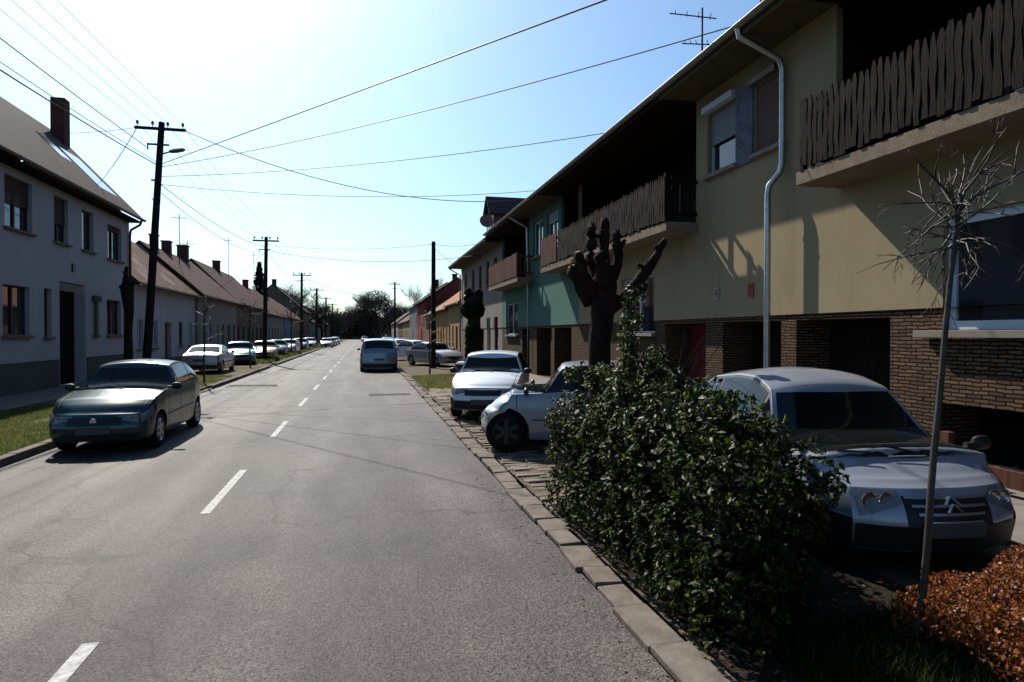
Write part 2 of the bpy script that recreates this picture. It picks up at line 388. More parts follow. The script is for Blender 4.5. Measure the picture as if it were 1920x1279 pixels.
# right verge and pavement
xs = [2.0, 2.3, 2.6, 2.9, 3.3, 3.7, 5.6]; ys = list(np.linspace(-6, 40, 70)) + [60, 100, 200, YF]
mb = MB()
def vf(x, y): return (x + .0017 * max(0, y) * (1 if x < 5 else 0), y, hz(x) + (.012 * noise.noise((x * 1.3, y * 1.3, 0)) if x < 5.5 else 0))
mb.grid(vf, xs, ys)
struct('verge', mb, M['dirt'], smooth=True)
struct('pavement', MB().box(5.6, 7.62, -8, 120, -.04, .158).box(5.6, 7.6, 120, YF, -.04, .158), M['pave'])
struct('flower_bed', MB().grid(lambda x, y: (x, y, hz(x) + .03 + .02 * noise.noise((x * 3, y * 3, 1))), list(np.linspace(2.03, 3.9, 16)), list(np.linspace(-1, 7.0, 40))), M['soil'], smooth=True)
# left verge and pavement
struct('grass_verge', MB().quad((-8.6, -6, .095), (-5.42, -6, .095), (-6.1, YF, .095), (-8.6, YF, .095)), M['turf'])
struct('pavement', MB().box(-10.6, -8.6, -8, YF, -.04, .13), M['pave'])
struct('driveway', MB().quad((-8.6, 19.6, .10), (-5.5, 19.6, .06), (-5.5, 24.6, .06), (-8.6, 24.6, .10)).quad((-8.6, 30, .10), (-5.6, 30, .10), (-5.6, 37, .10), (-8.6, 37, .10)).quad((-8.6, 39, .10), (-5.6, 39, .10), (-5.6, 43, .10), (-8.6, 43, .10)), M['dirt'])
# turf patches on the right verge
for i, (x0, x1, y0, y1) in enumerate(((2.05, 3.0, 13.2, 16.4), (2.1, 5.2, 22.0, 29.5), (2.2, 5, 38, 43), (2.2, 5, 50, 56))):
    struct('turf_patch', MB().grid(lambda x, y: (x, y, hz(x) + .014 + .01 * noise.noise((x, y, 3))), list(np.linspace(x0, x1, 10)), list(np.linspace(y0, y1, 16))), M['turf'])
# rough stone paving: individual uneven setts
mb = MB()
def setts(mb, x0, x1, y0, y1, sx, sy, dz=0.02):
    y = y0
    while y < y1:
        x = x0 + random.uniform(0, .1); h = sy * random.uniform(.7, 1.3)
        while x < x1:
            wd = sx * random.uniform(.6, 1.4)
            if random.random() < .9:
                z = hz(x) + random.uniform(-.02, .015) + dz
                mb.mi = 0 if random.random() < .9 else 1
                mb.box(0, wd - .03, 0, h - .025, -.06, 0, Matrix.Translation((x, y, z)) @ Matrix.Rotation(random.uniform(-.08, .08), 4, 'Z') @ Matrix.Rotation(random.uniform(-.07, .07), 4, 'X') @ Matrix.Rotation(random.uniform(-.05, .05), 4, 'Y'))
            x += wd
        y += h
setts(mb, 2.0, 2.9, 6.6, 13.0, .34, .12); setts(mb, 2.9, 5.4, 7.6, 13, .3, .16)
setts(mb, 2.0, 2.35, 13.0, 17, .3, .4); setts(mb, 2.05, 5.2, 16.6, 21.8, .7, .8, .012)
struct('cobbles', mb, [M['cobble'], M['cobble_red']], bevel=.012)
# asphalt patch edges at the trench repairs
mb = MB()
for (x0, y0, x1, y1) in ((.1, 21.0, 1.3, 21.1), (.1, 21.0, .13, 21.8), (-5.0, 26, -3.4, 25.7), (-5.1, 19.2, -4.3, 19.6), (-1.5, 12.2, 1.6, 13.0), (-5, 11.0, -1.9, 12.3)):
    n = 14; pts = [(x0 + (x1 - x0) * i / n + random.uniform(-.03, .03), y0 + (y1 - y0) * i / n + random.uniform(-.05, .05)) for i in range(n + 1)]
    for i in range(n):
        wd = random.uniform(.008, .02)*(2 if y0 > 18 else .8)
        a, b = pts[i], pts[i + 1]; d = Vector((b[0] - a[0], b[1] - a[1])); nn = Vector((-d.y, d.x)).normalized() * wd
        mb.quad((a[0] - nn.x, a[1] - nn.y, .003), (b[0] - nn.x, b[1] - nn.y, .003), (b[0] + nn.x, b[1] + nn.y, .003), (a[0] + nn.x, a[1] + nn.y, .003))
struct('road_cracks', mb, M['black'])
M['patch'] = mat('asphalt_patch', (.030, .029, .030), .85, vs=30, col2=(.052, .048, .047), bump=.5, bs=90)
struct('road_patch', MB().quad((.12, 21.05, .0022), (1.5, 21.1, .0022), (1.5, 21.75, .0022), (.15, 21.8, .0022)).quad((-5.1, 25.8, .0022), (-3.2, 25.6, .0022), (-3.3, 26.6, .0022), (-5.1, 26.9, .0022)), M['patch'])

# ---------------------------------------------------------------- leaf and grass clouds
def leaves(name, pts, nrm, size, mats, parent=None, aspect=.5, fold=.25, jitter=.9):
    n = len(pts); pts = np.asarray(pts); nrm = np.asarray(nrm) + rng.normal(0, jitter, (n, 3))
    nrm /= np.linalg.norm(nrm, axis=1)[:, None] + 1e-9
    t = rng.normal(0, 1, (n, 3)); t -= (t * nrm).sum(1)[:, None] * nrm; t /= np.linalg.norm(t, axis=1)[:, None] + 1e-9
    b = np.cross(nrm, t); s = (size * rng.uniform(.45, 1.6, n))[:, None]
    # folded leaf: base, left, tip, right
    v = np.stack([pts - t * s * .5, pts + b * s * aspect * .5 + nrm * s * fold * .3, pts + t * s * .5, pts - b * s * aspect * .5 + nrm * s * fold * .3], 1).reshape(-1, 3)
    me = bpy.data.meshes.new(name); me.vertices.add(n * 4); me.vertices.foreach_set('co', v.astype('f').ravel())
    i = np.arange(n) * 4
    tri = np.stack([i, i + 1, i + 2, i, i + 2, i + 3], 1).reshape(-1)
    me.loops.add(n * 6); me.loops.foreach_set('vertex_index', tri.astype('i'))
    me.polygons.add(n * 2); me.polygons.foreach_set('loop_start', (np.arange(n * 2) * 3).astype('i')); me.polygons.foreach_set('loop_total', np.full(n * 2, 3, 'i'))
    for m_ in mats: me.materials.append(m_)
    mi = rng.choice(len(mats), n, p=[.58, .32, .10][:len(mats)] if len(mats) == 3 else None)
    me.polygons.foreach_set('material_index', np.repeat(mi, 2).astype('i'))
    me.update(calc_edges=True)
    o = bpy.data.objects.new(name, me); COL.objects.link(o)
    if parent: o.parent = parent
    return o
def blades(name, n, area, h, mats, zf, clump=1.0, w_=.006, keep=None):
    x0, x1, y0, y1 = area
    p = np.stack([rng.uniform(x0, x1, n), rng.uniform(y0, y1, n)], 1)
    if clump < 1 or keep:
        k = np.array([(noise.noise((a * 1.1, b * 1.1, 5)) * .5 + .5 < clump) and (keep is None or keep(a, b)) for a, b in p]); p = p[k]; n = len(p)
    z = np.array([zf(a, b) for a, b in p]); hh = h * rng.uniform(.4, 1.3, n); a = rng.uniform(0, 6.28, n)
    ln = rng.normal(0, .35, (n, 2)) * hh[:, None]
    dx, dy = np.cos(a) * w_, np.sin(a) * w_
    v = np.stack([np.stack([p[:, 0] - dx, p[:, 1] - dy, z], 1), np.stack([p[:, 0] + dx, p[:, 1] + dy, z], 1), np.stack([p[:, 0] + ln[:, 0], p[:, 1] + ln[:, 1], z + hh], 1)], 1).reshape(-1, 3)
    me = bpy.data.meshes.new(name); me.vertices.add(n * 3); me.vertices.foreach_set('co', v.astype('f').ravel())
    me.loops.add(n * 3); me.loops.foreach_set('vertex_index', np.arange(n * 3, dtype='i'))
    me.polygons.add(n); me.polygons.foreach_set('loop_start', (np.arange(n) * 3).astype('i')); me.polygons.foreach_set('loop_total', np.full(n, 3, 'i'))
    for m_ in mats: me.materials.append(m_)
    me.polygons.foreach_set('material_index', rng.integers(0, len(mats), n).astype('i')); me.update(calc_edges=True)
    o = bpy.data.objects.new(name, me); COL.objects.link(o); return o
zl = lambda a, b: .09
tag(blades('grass', 60000, (-8.5, -5.5, 8.5, 19.4), .09, [M['grass1'], M['grass1'], M['grass2']], zl, .72), 'tufted green grass on the verge before the white house', 'grass', kind='stuff')
tag(blades('grass', 11000, (-8.5, -5.7, 25, 31), .09, [M['grass1'], M['grass2']], zl, .6, .012), 'patchy grass on the verge beside the silver sedan', 'grass', kind='stuff')
tag(blades('grass', 36000, (-8.5, -6.0, 43, 120), .22, [M['grass1'], M['grass1'], M['grass2']], zl, .7, .03), 'grass strip running along the far left kerb', 'grass', kind='stuff')
tag(blades('grass', 14000, (2.1, 5.2, 22, 29.5), .08, [M['grass1'], M['grass2']], lambda a, b: hz(a) + .01, .75, .012), 'grass patch round the right hand pole', 'grass', kind='stuff')
tag(blades('grass', 7000, (2.1, 3.0, 13.2, 16.4), .06, [M['grass2'], M['grass1']], lambda a, b: hz(a) + .01, .7, .008), 'dry grass patch beside the white hatchback', 'grass', kind='stuff')
tag(blades('grass', 15000, (2.35, 4.4, 1.8, 3.5), .17, [M['leaf1'], M['leaf1'], M['leaf2']], lambda a, b: hz(a) + .02, .8, .006), 'dark strappy groundcover in the flower bed at the lower right', 'groundcover', kind='stuff')

# ---------------------------------------------------------------- buildings
def panel(mb, O, U, N, W_, H_, ops):
    """vertical wall sheet with real openings and reveals. ops: (u0,u1,v0,v1,depth)"""
    O, U, N = Vector(O), Vector(U), Vector(N); Z = Vector((0, 0, 1))
    P = lambda u, v, d=0: O + U * u + Z * v - N * d
    us = sorted({0, W_, *[x for o in ops for x in o[:2]]}); vs = sorted({0, H_, *[x for o in ops for x in o[2:4]]})
    us = [u for u in us if 0 <= u <= W_]; vs = [v for v in vs if 0 <= v <= H_]
    fl = U.cross(Z).dot(N) < 0
    def q(*p): mb.quad(*(p[::-1] if fl else p))
    for i in range(len(us) - 1):
        for j in range(len(vs) - 1):
            cu, cv = (us[i] + us[i + 1]) / 2, (vs[j] + vs[j + 1]) / 2
            if any(o[0] < cu < o[1] and o[2] < cv < o[3] for o in ops): continue
            q(P(us[i], vs[j]), P(us[i + 1], vs[j]), P(us[i + 1], vs[j + 1]), P(us[i], vs[j + 1]))
    for (a, b, c, d, e) in ops:
        q(P(a, c), P(b, c), P(b, c, e), P(a, c, e)); q(P(a, d, e), P(b, d, e), P(b, d), P(a, d))
        q(P(a, c, e), P(a, d, e), P(a, d), P(a, c)); q(P(b, c), P(b, d), P(b, d, e), P(b, c, e))

def bx(mb, side, X, d0, d1, y0, y1, z0, z1):
    """box by distance in front (+) of wall plane |X| toward the street"""
    a, b = (X - d1, X - d0) if side > 0 else (-X + d0, -X + d1)
    return mb.box(min(a, b), max(a, b), y0, y1, z0, z1)

def window(par, side, X, y0, y1, z0, z1, depth=.16, fm='frame_b', mull=1, sill='sill', shut=0, shutm='shutter', tr=0, detail=True, fw=.055):
    """frame mesh > pane, sill, roller_shutter"""
    mb = MB(); D = -depth
    if not detail:
        bx(mb, side, X, D + .01, D + .05, y0 + .002, y1 - .002, z0 + .002, z1 - .002)
        return mb.build('window', M['glass'], par)
    g = .002
    bx(mb, side, X, D, D + .06, y0 + g, y0 + fw, z0 + g, z1 - g); bx(mb, side, X, D, D + .06, y1 - fw, y1 - g, z0 + g, z1 - g)
    bx(mb, side, X, D, D + .058, y0 + fw, y1 - fw, z0 + g, z0 + fw); bx(mb, side, X, D, D + .058, y0 + fw, y1 - fw, z1 - fw, z1 - g)
    for k in range(mull):
        ym = y0 + (y1 - y0) * (k + 1) / (mull + 1)
        bx(mb, side, X, D, D + .07, ym - fw * .7, ym + fw * .7, z0 + fw + g, z1 - fw - g)
    if tr: bx(mb, side, X, D, D + .055, y0 + fw, y1 - fw, z0 + (z1 - z0) * tr - .03, z0 + (z1 - z0) * tr + .03)
    f = mb.build('window', M[fm], par, bevel=.004)
    p = MB(); bx(p, side, X, D + .005, D + .02, y0 + .02, y1 - .02, z0 + .02, z1 - .02); p.build('pane', M['glass'], f)
    if sill:
        s = MB(); bx(s, side, X, -.02, .11, y0 - .08, y1 + .08, z0 - .085, z0 - .005); s.build('sill', M[sill], f, bevel=.006)
    if shut:
        s = MB(); zb = z1 - (z1 - z0) * shut
        z = z1 - .004
        while z > zb:
            bx(s, side, X, D + .075, D + .092, y0 + .015, y1 - .015, max(zb, z - .045), z - .004); z -= .05
        s.build('roller_shutter', M[shutm], f)
    return f

def gable_roof(mb, xe, xr, xb, y0, y1, ze, zr, th=.12, zb=None):
    """sloped slabs: eave xe/ze, ridge xr/zr, back eave xb"""
    zb = ze if zb is None else zb
    for (xa, za, xc, zc) in ((xe, ze, xr, zr), (xb, zb, xr, zr)):
        n = 10
        a0, a1 = Vector((xa, y0, za)), Vector((xa, y1, za)); c0, c1 = Vector((xc, y0, zc)), Vector((xc, y1, zc)); t = Vector((0, 0, th))
        mb.quad(a0 + t, a1 + t, c1 + t, c0 + t); mb.quad(a0, c0, c1, a1)
        mb.quad(a0, a1, a1 + t, a0 + t); mb.quad(a0, a0 + t, c0 + t, c0); mb.quad(a1, c1, c1 + t, a1 + t)
def chimney(par, x, y, z0, z1, w_=.5, m='redbrick', cap=True):
    mb = MB(); mb.box(x - w_ / 2, x + w_ / 2, y - w_ / 2, y + w_ / 2, z0, z1)
    if cap: mb.box(x - w_ / 2 - .05, x + w_ / 2 + .05, y - w_ / 2 - .05, y + w_ / 2 + .05, z1 + .001, z1 + .09)
    return mb.build('chimney', M[m], par)
def spout(par, pts, r=.05, m='zinc', rings=()):
    mb = MB(); mb.tube(pts, r, 12)
    for p in rings: mb.tube([Vector(p) - Vector((0, 0, .02)), Vector(p) + Vector((0, 0, .02))], r + .008, 12)
    return mb.build('downspout', M[m], par, smooth=True, angle=40)
def gut(par, x, y0, y1, z, r=.075, m='gutter'):
    mb = MB()
    n = 8
    for k in range(n):
        a0, a1 = math.pi + math.pi * k / n, math.pi + math.pi * (k + 1) / n
        mb.quad((x + r * math.cos(a0), y0, z + r * math.sin(a0)), (x + r * math.cos(a0), y1, z + r * math.sin(a0)), (x + r * math.cos(a1), y1, z + r * math.sin(a1)), (x + r * math.cos(a1), y0, z + r * math.sin(a1)))
    mb.tube([(x - r, y0, z), (x - r, y1, z)], .012, 6); mb.tube([(x + r, y0, z), (x + r, y1, z)], .012, 6)
    return mb.build('gutter', M[m], par)

XW = 7.5; ZS = 4.35; ZE = 7.42
def railing(par, x, y0, y1, z0, z1, side_at=None, m='wood_rail', step=.115, smooth_=False):
    """old boards with uneven, carved edges on two rails"""
    mb = MB()
    def board(px, py, ux, uy, wd, t=.022):
        n = 9; L_, R_ = [], []
        top = z1 + random.uniform(-.03, .05); bot = z0 - random.uniform(-.03, .04)
        ph = random.uniform(0, 6)
        for i in range(n + 1):
            f = i / n; z = bot + (top - bot) * f
            a = wd / 2 * (1 + (0 if smooth_ else .28 * math.sin(ph + f * 9) + random.uniform(-.14, .14)))
            b = wd / 2 * (1 + (0 if smooth_ else .28 * math.sin(ph * 1.7 + f * 8) + random.uniform(-.14, .14)))
            if i == n and not smooth_: a *= .5; b *= .35
            L_.append((-a, z)); R_.append((b, z))
        ox, oy = -uy, ux
        P = lambda s, z, d: (px + ux * s + ox * d, py + uy * s + oy * d, z)
        for i in range(n):
            (a0, z0_), (a1, z1_) = L_[i], L_[i + 1]; (b0, _), (b1, _) = R_[i], R_[i + 1]
            mb.quad(P(a0, z0_, 0), P(b0, z0_, 0), P(b1, z1_, 0), P(a1, z1_, 0)); mb.quad(P(a0, z0_, t), P(a1, z1_, t), P(b1, z1_, t), P(b0, z0_, t))
            mb.quad(P(a0, z0_, 0), P(a1, z1_, 0), P(a1, z1_, t), P(a0, z0_, t)); mb.quad(P(b0, z0_, 0), P(b0, z0_, t), P(b1, z1_, t), P(b1, z1_, 0))
        mb.quad(P(L_[n][0], L_[n][1], 0), P(R_[n][0], L_[n][1], 0), P(R_[n][0], L_[n][1], t), P(L_[n][0], L_[n][1], t))
    y = y0 + .05
    while y < y1: board(x, y, 0, 1, step * random.uniform(.72, .9)); y += step
    mb.box(x + .03, x + .08, y0, y1, z0 + .12, z0 + .2); mb.box(x + .03, x + .08, y0, y1, z1 - .22, z1 - .14)
    for s in (side_at or []):
        mb.box(x + .082, XW, s - .03, s + .03, z0 + .12, z0 + .2); mb.box(x + .082, XW, s - .03, s + .03, z1 - .16, z1 - .08)
        xx = x + .17
        while xx < XW - .05: mb.box(xx - .03, xx + .03, s - .055, s - .033, z0 + .02, z1 - .02); xx += .21
        mb.box(x - .01, x + .07, s - .04, s + .04, ZS + .2, z1 + .05)
    return mb.build('railing', M[m], par)

def terrace(name, label, y0, y1, wm, wm2, loggias, uw, lw, garages, brickm, brick_rng, group, ze=ZE, roofm='tile'):
    """two-storey terraced house on the right; depths measured from the facade at X=XW"""
    t = empty(name, (0, 0, 0), 0, label, 'house', group)
    zb = 2.35; H = 7.95 - zb
    mb = MB(); ops = []
    for (a, b) in loggias: ops.append((a - y0, b - y0, 4.56 - zb, H, 1.7))
    for wv in uw + lw: ops.append((wv[0] - y0, wv[1] - y0, wv[2] - zb if wv[2] > zb else 0, wv[3] - zb, .2))
    panel(mb, (XW, y0, zb), (0, 1, 0), (-1, 0, 0), y1 - y0, H, ops)
    mb.quad((XW, y0, zb), (XW + 9, y0, zb), (XW + 9, y0, 7.95), (XW + 4.5, y0, 11.4), (XW, y0, 7.95))
    mb.quad((XW, y1, zb), (XW, y1, 7.95), (XW + 4.5, y1, 11.4), (XW + 9, y1, 7.95), (XW + 9, y1, zb))
    mb.quad((XW, y0, zb), (XW, y1, zb), (XW + .8, y1, zb), (XW + .8, y0, zb))
    mb.quad((XW + 9, y0, 0), (XW + 9, y1, 0), (XW + 9, y1, 7.95), (XW + 9, y0, 7.95))
    mb.build('wall', M[wm], t)
    mb = MB(); ops = []
    for g in garages: ops.append((g[0] - y0, g[1] - y0, g[2], g[3], g[4]))
    for wv in lw:
        if wv[2] < zb: ops.append((wv[0] - y0, wv[1] - y0, wv[2], zb, .17))
    panel(mb, (XW + .03, y0, 0), (0, 1, 0), (-1, 0, 0), y1 - y0, zb - .002, ops)
    mb.build('plinth', M[brickm], t)
    for g in garages:
        d = MB(); X = XW + .03 + g[4]
        n = max(1, int((g[1] - g[0]) / .18)); st = (g[1] - g[0]) / n
        for k in range(n): d.box(X - .05, X + .02, g[0] + k * st + .006, g[0] + (k + 1) * st - .006, g[2] + .01, g[3] - .01)
        d.box(X - .08, X - .051, g[0] + .1, g[1] - .1, g[2] + (g[3] - g[2]) * .7, g[2] + (g[3] - g[2]) * .76)
        dd = d.build('garage_door' if g[2] < .3 and g[3] > 2 else 'basement_window', M[g[5] if len(g) > 5 else 'door'], t)
        if g[2] < .3 and g[3] > 2: MB().box(X - .12, X - .082, (g[0] + g[1]) / 2 - .06, (g[0] + g[1]) / 2 + .06, 1.05, 1.1).build('handle', M['black'], dd)
    for (a, b) in loggias:
        X = XW + 1.7
        d = MB(); panel(d, (X, a, 4.56), (0, 1, 0), (-1, 0, 0), b - a, 3.4, [(.5, 1.4, 0, 2.1, .1), (b - a - 2.2, b - a - .7, .8, 2.1, .1)])
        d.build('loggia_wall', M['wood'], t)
        window(t, 1, X, b - 2.2, b - .7, 5.36, 6.66, .08, 'frame_b', 1, None)
        MB().box(X + .02, X + .08, a + .51, a + 1.39, 4.57, 6.65).build('balcony_door', M['door'], t)
    for (a, b, lo, hi, kw) in uw + lw: window(t, 1, XW, a, b, lo, hi, **kw)
    rf = MB(); gable_roof(rf, XW - .92, XW + 4.5, XW + 9.6, y0, y1, ze, 11.65, .14)
    # tile noses along the eave, so the edge is not ruler-straight
    y = y0 + .1
    while y < y1: rf.tube([(XW - .96, y, ze + .11), (XW - .3, y, ze + .13 + .66 * (11.65 - ze) / 5.42)], .045, 5); y += .21
    r = rf.build('roof', M[roofm], t)
    s = MB(); edges = sorted({y0, y1, *[q for l_ in loggias for q in l_]})
    for a, b in zip(edges, edges[1:]):
        s.mi = 1 if any(l_[0] <= (a + b) / 2 <= l_[1] for l_ in loggias) else 0  # soffit over a loggia is coloured dark to carry the shade there
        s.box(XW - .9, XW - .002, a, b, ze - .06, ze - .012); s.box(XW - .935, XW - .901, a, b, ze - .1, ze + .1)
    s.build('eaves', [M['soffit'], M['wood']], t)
    for (a, b) in loggias:                                   # dark sides and ceiling added to put the loggia's shade into colour
        d = MB(); d.box(XW + .12, XW + 1.69, a + .002, a + .03, 4.565, 7.9).box(XW + .12, XW + 1.69, b - .03, b - .002, 4.565, 7.9).box(XW + .01, XW + 1.69, a + .031, b - .031, 7.3, 7.34)
        d.build('loggia_shade_lining', M['wood'], t)
    gut(t, XW - 1.0, y0, y1, ze + .06)
    return t, r

W1 = dict(fm='frame_w', sill='sill', shut=.52, shutm='shutter', mull=0, depth=.17)
near_house, near_roof = terrace('terraced_house', 'yellow plastered house nearest on the right, long carved board balcony above a white window', -6.0, 10.3,
    'yellow', 'yellow2', [(-5.6, 9.0)], [], [(3.4, 7.0, 2.05, 3.55, dict(fm='frame_w', sill=None, mull=2, depth=.14, fw=.12))],
    [(7.9, 10.0, .16, 2.25, .75), (-5.5, 7.15, .35, 1.08, .8)], 'brick', None, 'terraced houses on the right side of the street')
far_house, far_roof = terrace('terraced_house', 'yellow plastered house with a blue shuttered window pair, past the tall zinc downpipe', 10.3, 21.8,
    'yellow', 'yellow2', [(13.5, 21.79)],
    [(11.85, 13.0, 5.52, 6.88, W1), (10.42, 11.2, 5.52, 6.85, dict(fm='frame_b', sill='sill', shut=.98, shutm='shutter_b', mull=0, depth=.12))],
    [(15.7, 17.9, 2.02, 3.6, dict(fm='frame_w', sill='sill', mull=1, depth=.18))],
    [(10.42, 12.4, .16, 2.25, .75), (13.1, 15.1, .16, 2.25, .75, 'redpaint')], 'brick2', None, 'terraced houses on the right side of the street')
green_house, green_roof = terrace('terraced_house', 'sea green plastered house with a red brown board balcony, between yellow and beige houses', 21.8, 34.9,
    'green', 'green', [(21.81, 23.9), (28.9, 34.7)],
    [(24.3, 25.9, 5.45, 7.0, dict(fm='frame_w', sill='sill', mull=1, shut=.3)), (26.5, 28.2, 5.45, 7.0, dict(fm='frame_w', sill='sill', mull=1))],
    [(31.1, 33.8, 1.95, 3.6, dict(fm='frame_w', sill='sill', mull=1))],
    [(22.7, 24.9, .16, 2.25, .75), (25.4, 27.6, .16, 2.25, .75), (28.9, 30.3, .16, 2.25, .5, 'wood_red')], 'brick2', None, 'terraced houses on the right side of the street')
# beige house: flat facade, dormer
beige_house, beige_roof = terrace('terraced_house', 'beige plastered house with a tiled dormer, furthest of the tall terrace', 34.9, 50.1,
    'beige', 'beige', [], [(y, y + 1.0, 5.0, 6.5, dict(fm='frame_b', sill='sill_dark', mull=0)) for y in (36.2, 38.6, 41.2, 44.0, 47.3)],
    [(36.0, 37.1, .9, 3.0, dict(fm='frame_b', sill='sill', mull=0)), (38.3, 39.4, .9, 3.0, dict(fm='frame_w', sill='sill', mull=0)), (44, 45.2, .9, 2.9, dict(fm='frame_b', sill='sill', mull=0))],
    [(40.5, 43, .16, 2.3, .3)], 'beige', None, 'terraced houses on the right side of the street', ze=7.15, roofm='tile_red2')
# dormer and dish on the beige house
d = MB(); d.box(8.3, 11, 41.2, 43.6, 7.9, 9.9); d.quad((8.3, 41.2, 9.9), (8.3, 43.6, 9.9), (8.3, 42.4, 11.0)); dm = d.build('dormer', M['brownwall'], beige_roof)
d = MB()
for a, b in ((41.0, 42.4), (43.8, 42.4)):
    d.quad((8.0, a, 9.75), (11.6, a, 9.75), (11.6, b, 11.15), (8.0, b, 11.15)); d.quad((8.0, a, 9.85), (8.0, b, 11.25), (11.6, b, 11.25), (11.6, a, 9.85)); d.quad((8.0, a, 9.75), (8.0, b, 11.15), (8.0, b, 11.25), (8.0, a, 9.85))
d.build('dormer_roof', M['tile_dark'], dm)
MB().box(8.25, 8.297, 41.8, 43.0, 8.5, 9.6).build('dormer_window', M['glass'], dm)
ds = empty('satellite_dish', (7.7, 40.6, 9.2), 0, 'round satellite dish beside the tiled dormer', 'satellite dish')
d = MB(); d.lathe([(.02, 0), (.25, .03), (.42, .1), (.45, .13)], Matrix.Rotation(R(70), 4, 'X'), 18, cap1=False); d.lathe([(.03, -.01), (.25, .02), (.43, .09)], Matrix.Rotation(R(70), 4, 'X'), 18, cap1=False)
d.build('reflector', M['dish'], ds, smooth=True)
MB().tube([(0, 0, 0), (.3, .1, -.4), (.3, .1, -1.0)], .025, 6).tube([(0, 0, -.1), (0, -.5, -.1)], .015, 5).box(-.04, .04, -.56, -.5, -.14, -.06).build('bracket', M['black'], ds)
# slabs, railings
def slab(par, y0, y1, x0=6.7, z0=ZS):
    return MB().box(x0, XW + .0, y0, y1, z0, z0 + .205).build('balcony_slab', M['slab'], par, bevel=.008)
slab(near_house, -5.6, 8.92); railing(near_house, 6.70, -5.5, 8.8, 4.60, 5.62, [8.78], 'wood_rail')
slab(far_house, 13.4, 21.79); railing(far_house, 6.70, 13.45, 21.7, 4.60, 5.62, [13.47], 'wood_rail')
slab(green_house, 21.82, 24.0); railing(green_house, 6.70, 21.9, 23.9, 4.60, 5.62, [23.9], 'wood_red', smooth_=True)
slab(green_house, 27.9, 34.6); railing(green_house, 6.70, 28.0, 34.5, 4.60, 5.62, [28.0], 'wood_red', .13, True)
# long sill of the near window, blue shutter between upper windows, downpipes
MB().box(XW - .13, XW - .002, 3.2, 7.35, 1.95, 2.045).build('window_ledge', M['sill'], near_house, bevel=.006)
sh = MB(); sh.box(XW - .05, XW - .004, 11.24, 11.82, 5.42, 6.95)
for k in range(22): sh.box(XW - .062, XW - .051, 11.29, 11.77, 5.48 + k * .066, 5.52 + k * .066)
sh.build('shutter', M['blueshut'], far_house)
MB().box(XW - .15, XW - .005, 11.82, 13.02, 6.89, 7.02).build('shutter_box', M['frame_w'], far_house)
MB().box(XW - .15, XW - .005, 10.42, 11.22, 6.86, 6.98).build('shutter_box', M['gutter'], far_house)
spout(near_house, [(6.5, 10.25, 7.44), (6.52, 10.25, 7.3), (7.34, 10.25, 6.98), (7.41, 10.25, 6.8), (7.41, 10.25, 5.1), (7.40, 10.3, 4.95), (7.26, 10.42, 4.72), (7.24, 10.43, 4.55), (7.24, 10.43, 1.2), (7.3, 10.43, .17)], .058, 'zinc',
      [(7.41, 10.25, 6.6), (7.41, 10.25, 5.5), (7.24, 10.43, 4.3), (7.24, 10.43, 2.6)])
spout(green_house, [(6.5, 28.75, 7.4), (7.38, 28.75, 6.9), (7.4, 28.75, 5), (7.4, 28.75, .17)], .055, 'zinc')
spout(beige_house, [(6.5, 49.9, 7.1), (7.38, 49.9, 6.6), (7.4, 49.9, .17)], .055, 'gutter')
# house numbers and meter plates (lettered with thin bars)
def plate(name, label, y, z, w_, h_, m, ink, rows):
    t = empty(name, (XW - .002, y, z), 0, label, 'sign'); MB().box(-.02, 0, -w_ / 2, w_ / 2, -h_ / 2, h_ / 2).build('plate', m, t)
    d = MB()
    for (a, b, c, e) in rows: d.box(-.024, -.0205, a * w_, b * w_, c * h_, e * h_)
    d.build('lettering', ink, t)
plate('wall_plate', 'small pale number plate on the yellow wall in the shade', 12.57, 2.87, .17, .26, M['sign_w'], M['sign_k'], [(-.3, -.18, -.35, .35), (.15, .27, -.35, .35), (-.18, .15, -.05, .08), (-.18, .15, .25, .35)])
plate('wall_plate', 'small red number plate at the edge of the sunlit yellow wall', 11.32, 2.87, .19, .28, M['sign_r'], M['sign_k'], [(-.3, .3, .28, .36), (-.3, -.18, -.3, .3), (.18, .3, -.3, .3), (-.18, .18, -.04, .06), (-.3, .3, -.38, -.3)])
# fence rail by the basement opening
t = empty('wooden_post', (7.1, 6.55, .158), 0, 'short brown wooden post and board by the basement opening', 'post')
MB().box(-.05, .05, -.06, .06, 0, .62).build('post', M['wood_red'], t); MB().box(-.03, .03, -1.6, -.061, .1, .3).box(-.03, .03, .061, .9, .1, .24).build('board', M['wood_red'], t)

# antenna and roof chimney on the yellow houses
t = empty('roof_antenna', (7.3, 12.9, 7.45), 0, 'spiky television antenna over the yellow house eaves', 'antenna')
MB().tube([(0, 0, -.1), (0, 0, 1.75)], .022, 6).build('mast', M['wire'], t)
for z, l, ang, nn in ((1.55, 1.0, 2.7, 4), (.95, .62, 2.5, 5), (.62, .7, -.7, 4), (.25, .6, 2.4, 4)):
    d = MB(); ux, uy = math.cos(ang), math.sin(ang); e = Vector((ux * l, uy * l, .22 * l))
    s0 = Vector((0, 0, z)) - e * .3; s1 = Vector((0, 0, z)) + e * .7; d.tube([s0, s1], .014, 5)
    for k in range(nn):
        c = s0.lerp(s1, (k + .5) / nn); hh = .16 - .02 * k; d.tube([c + Vector((uy * hh, -ux * hh, .03)), c - Vector((uy * hh, -ux * hh, -.03))], .008, 4)
    d.build('antenna_element', M['wire'], t)
chimney(near_roof, 8.0, 11.2, 8.2, 9.15, .5, 'redbrick')

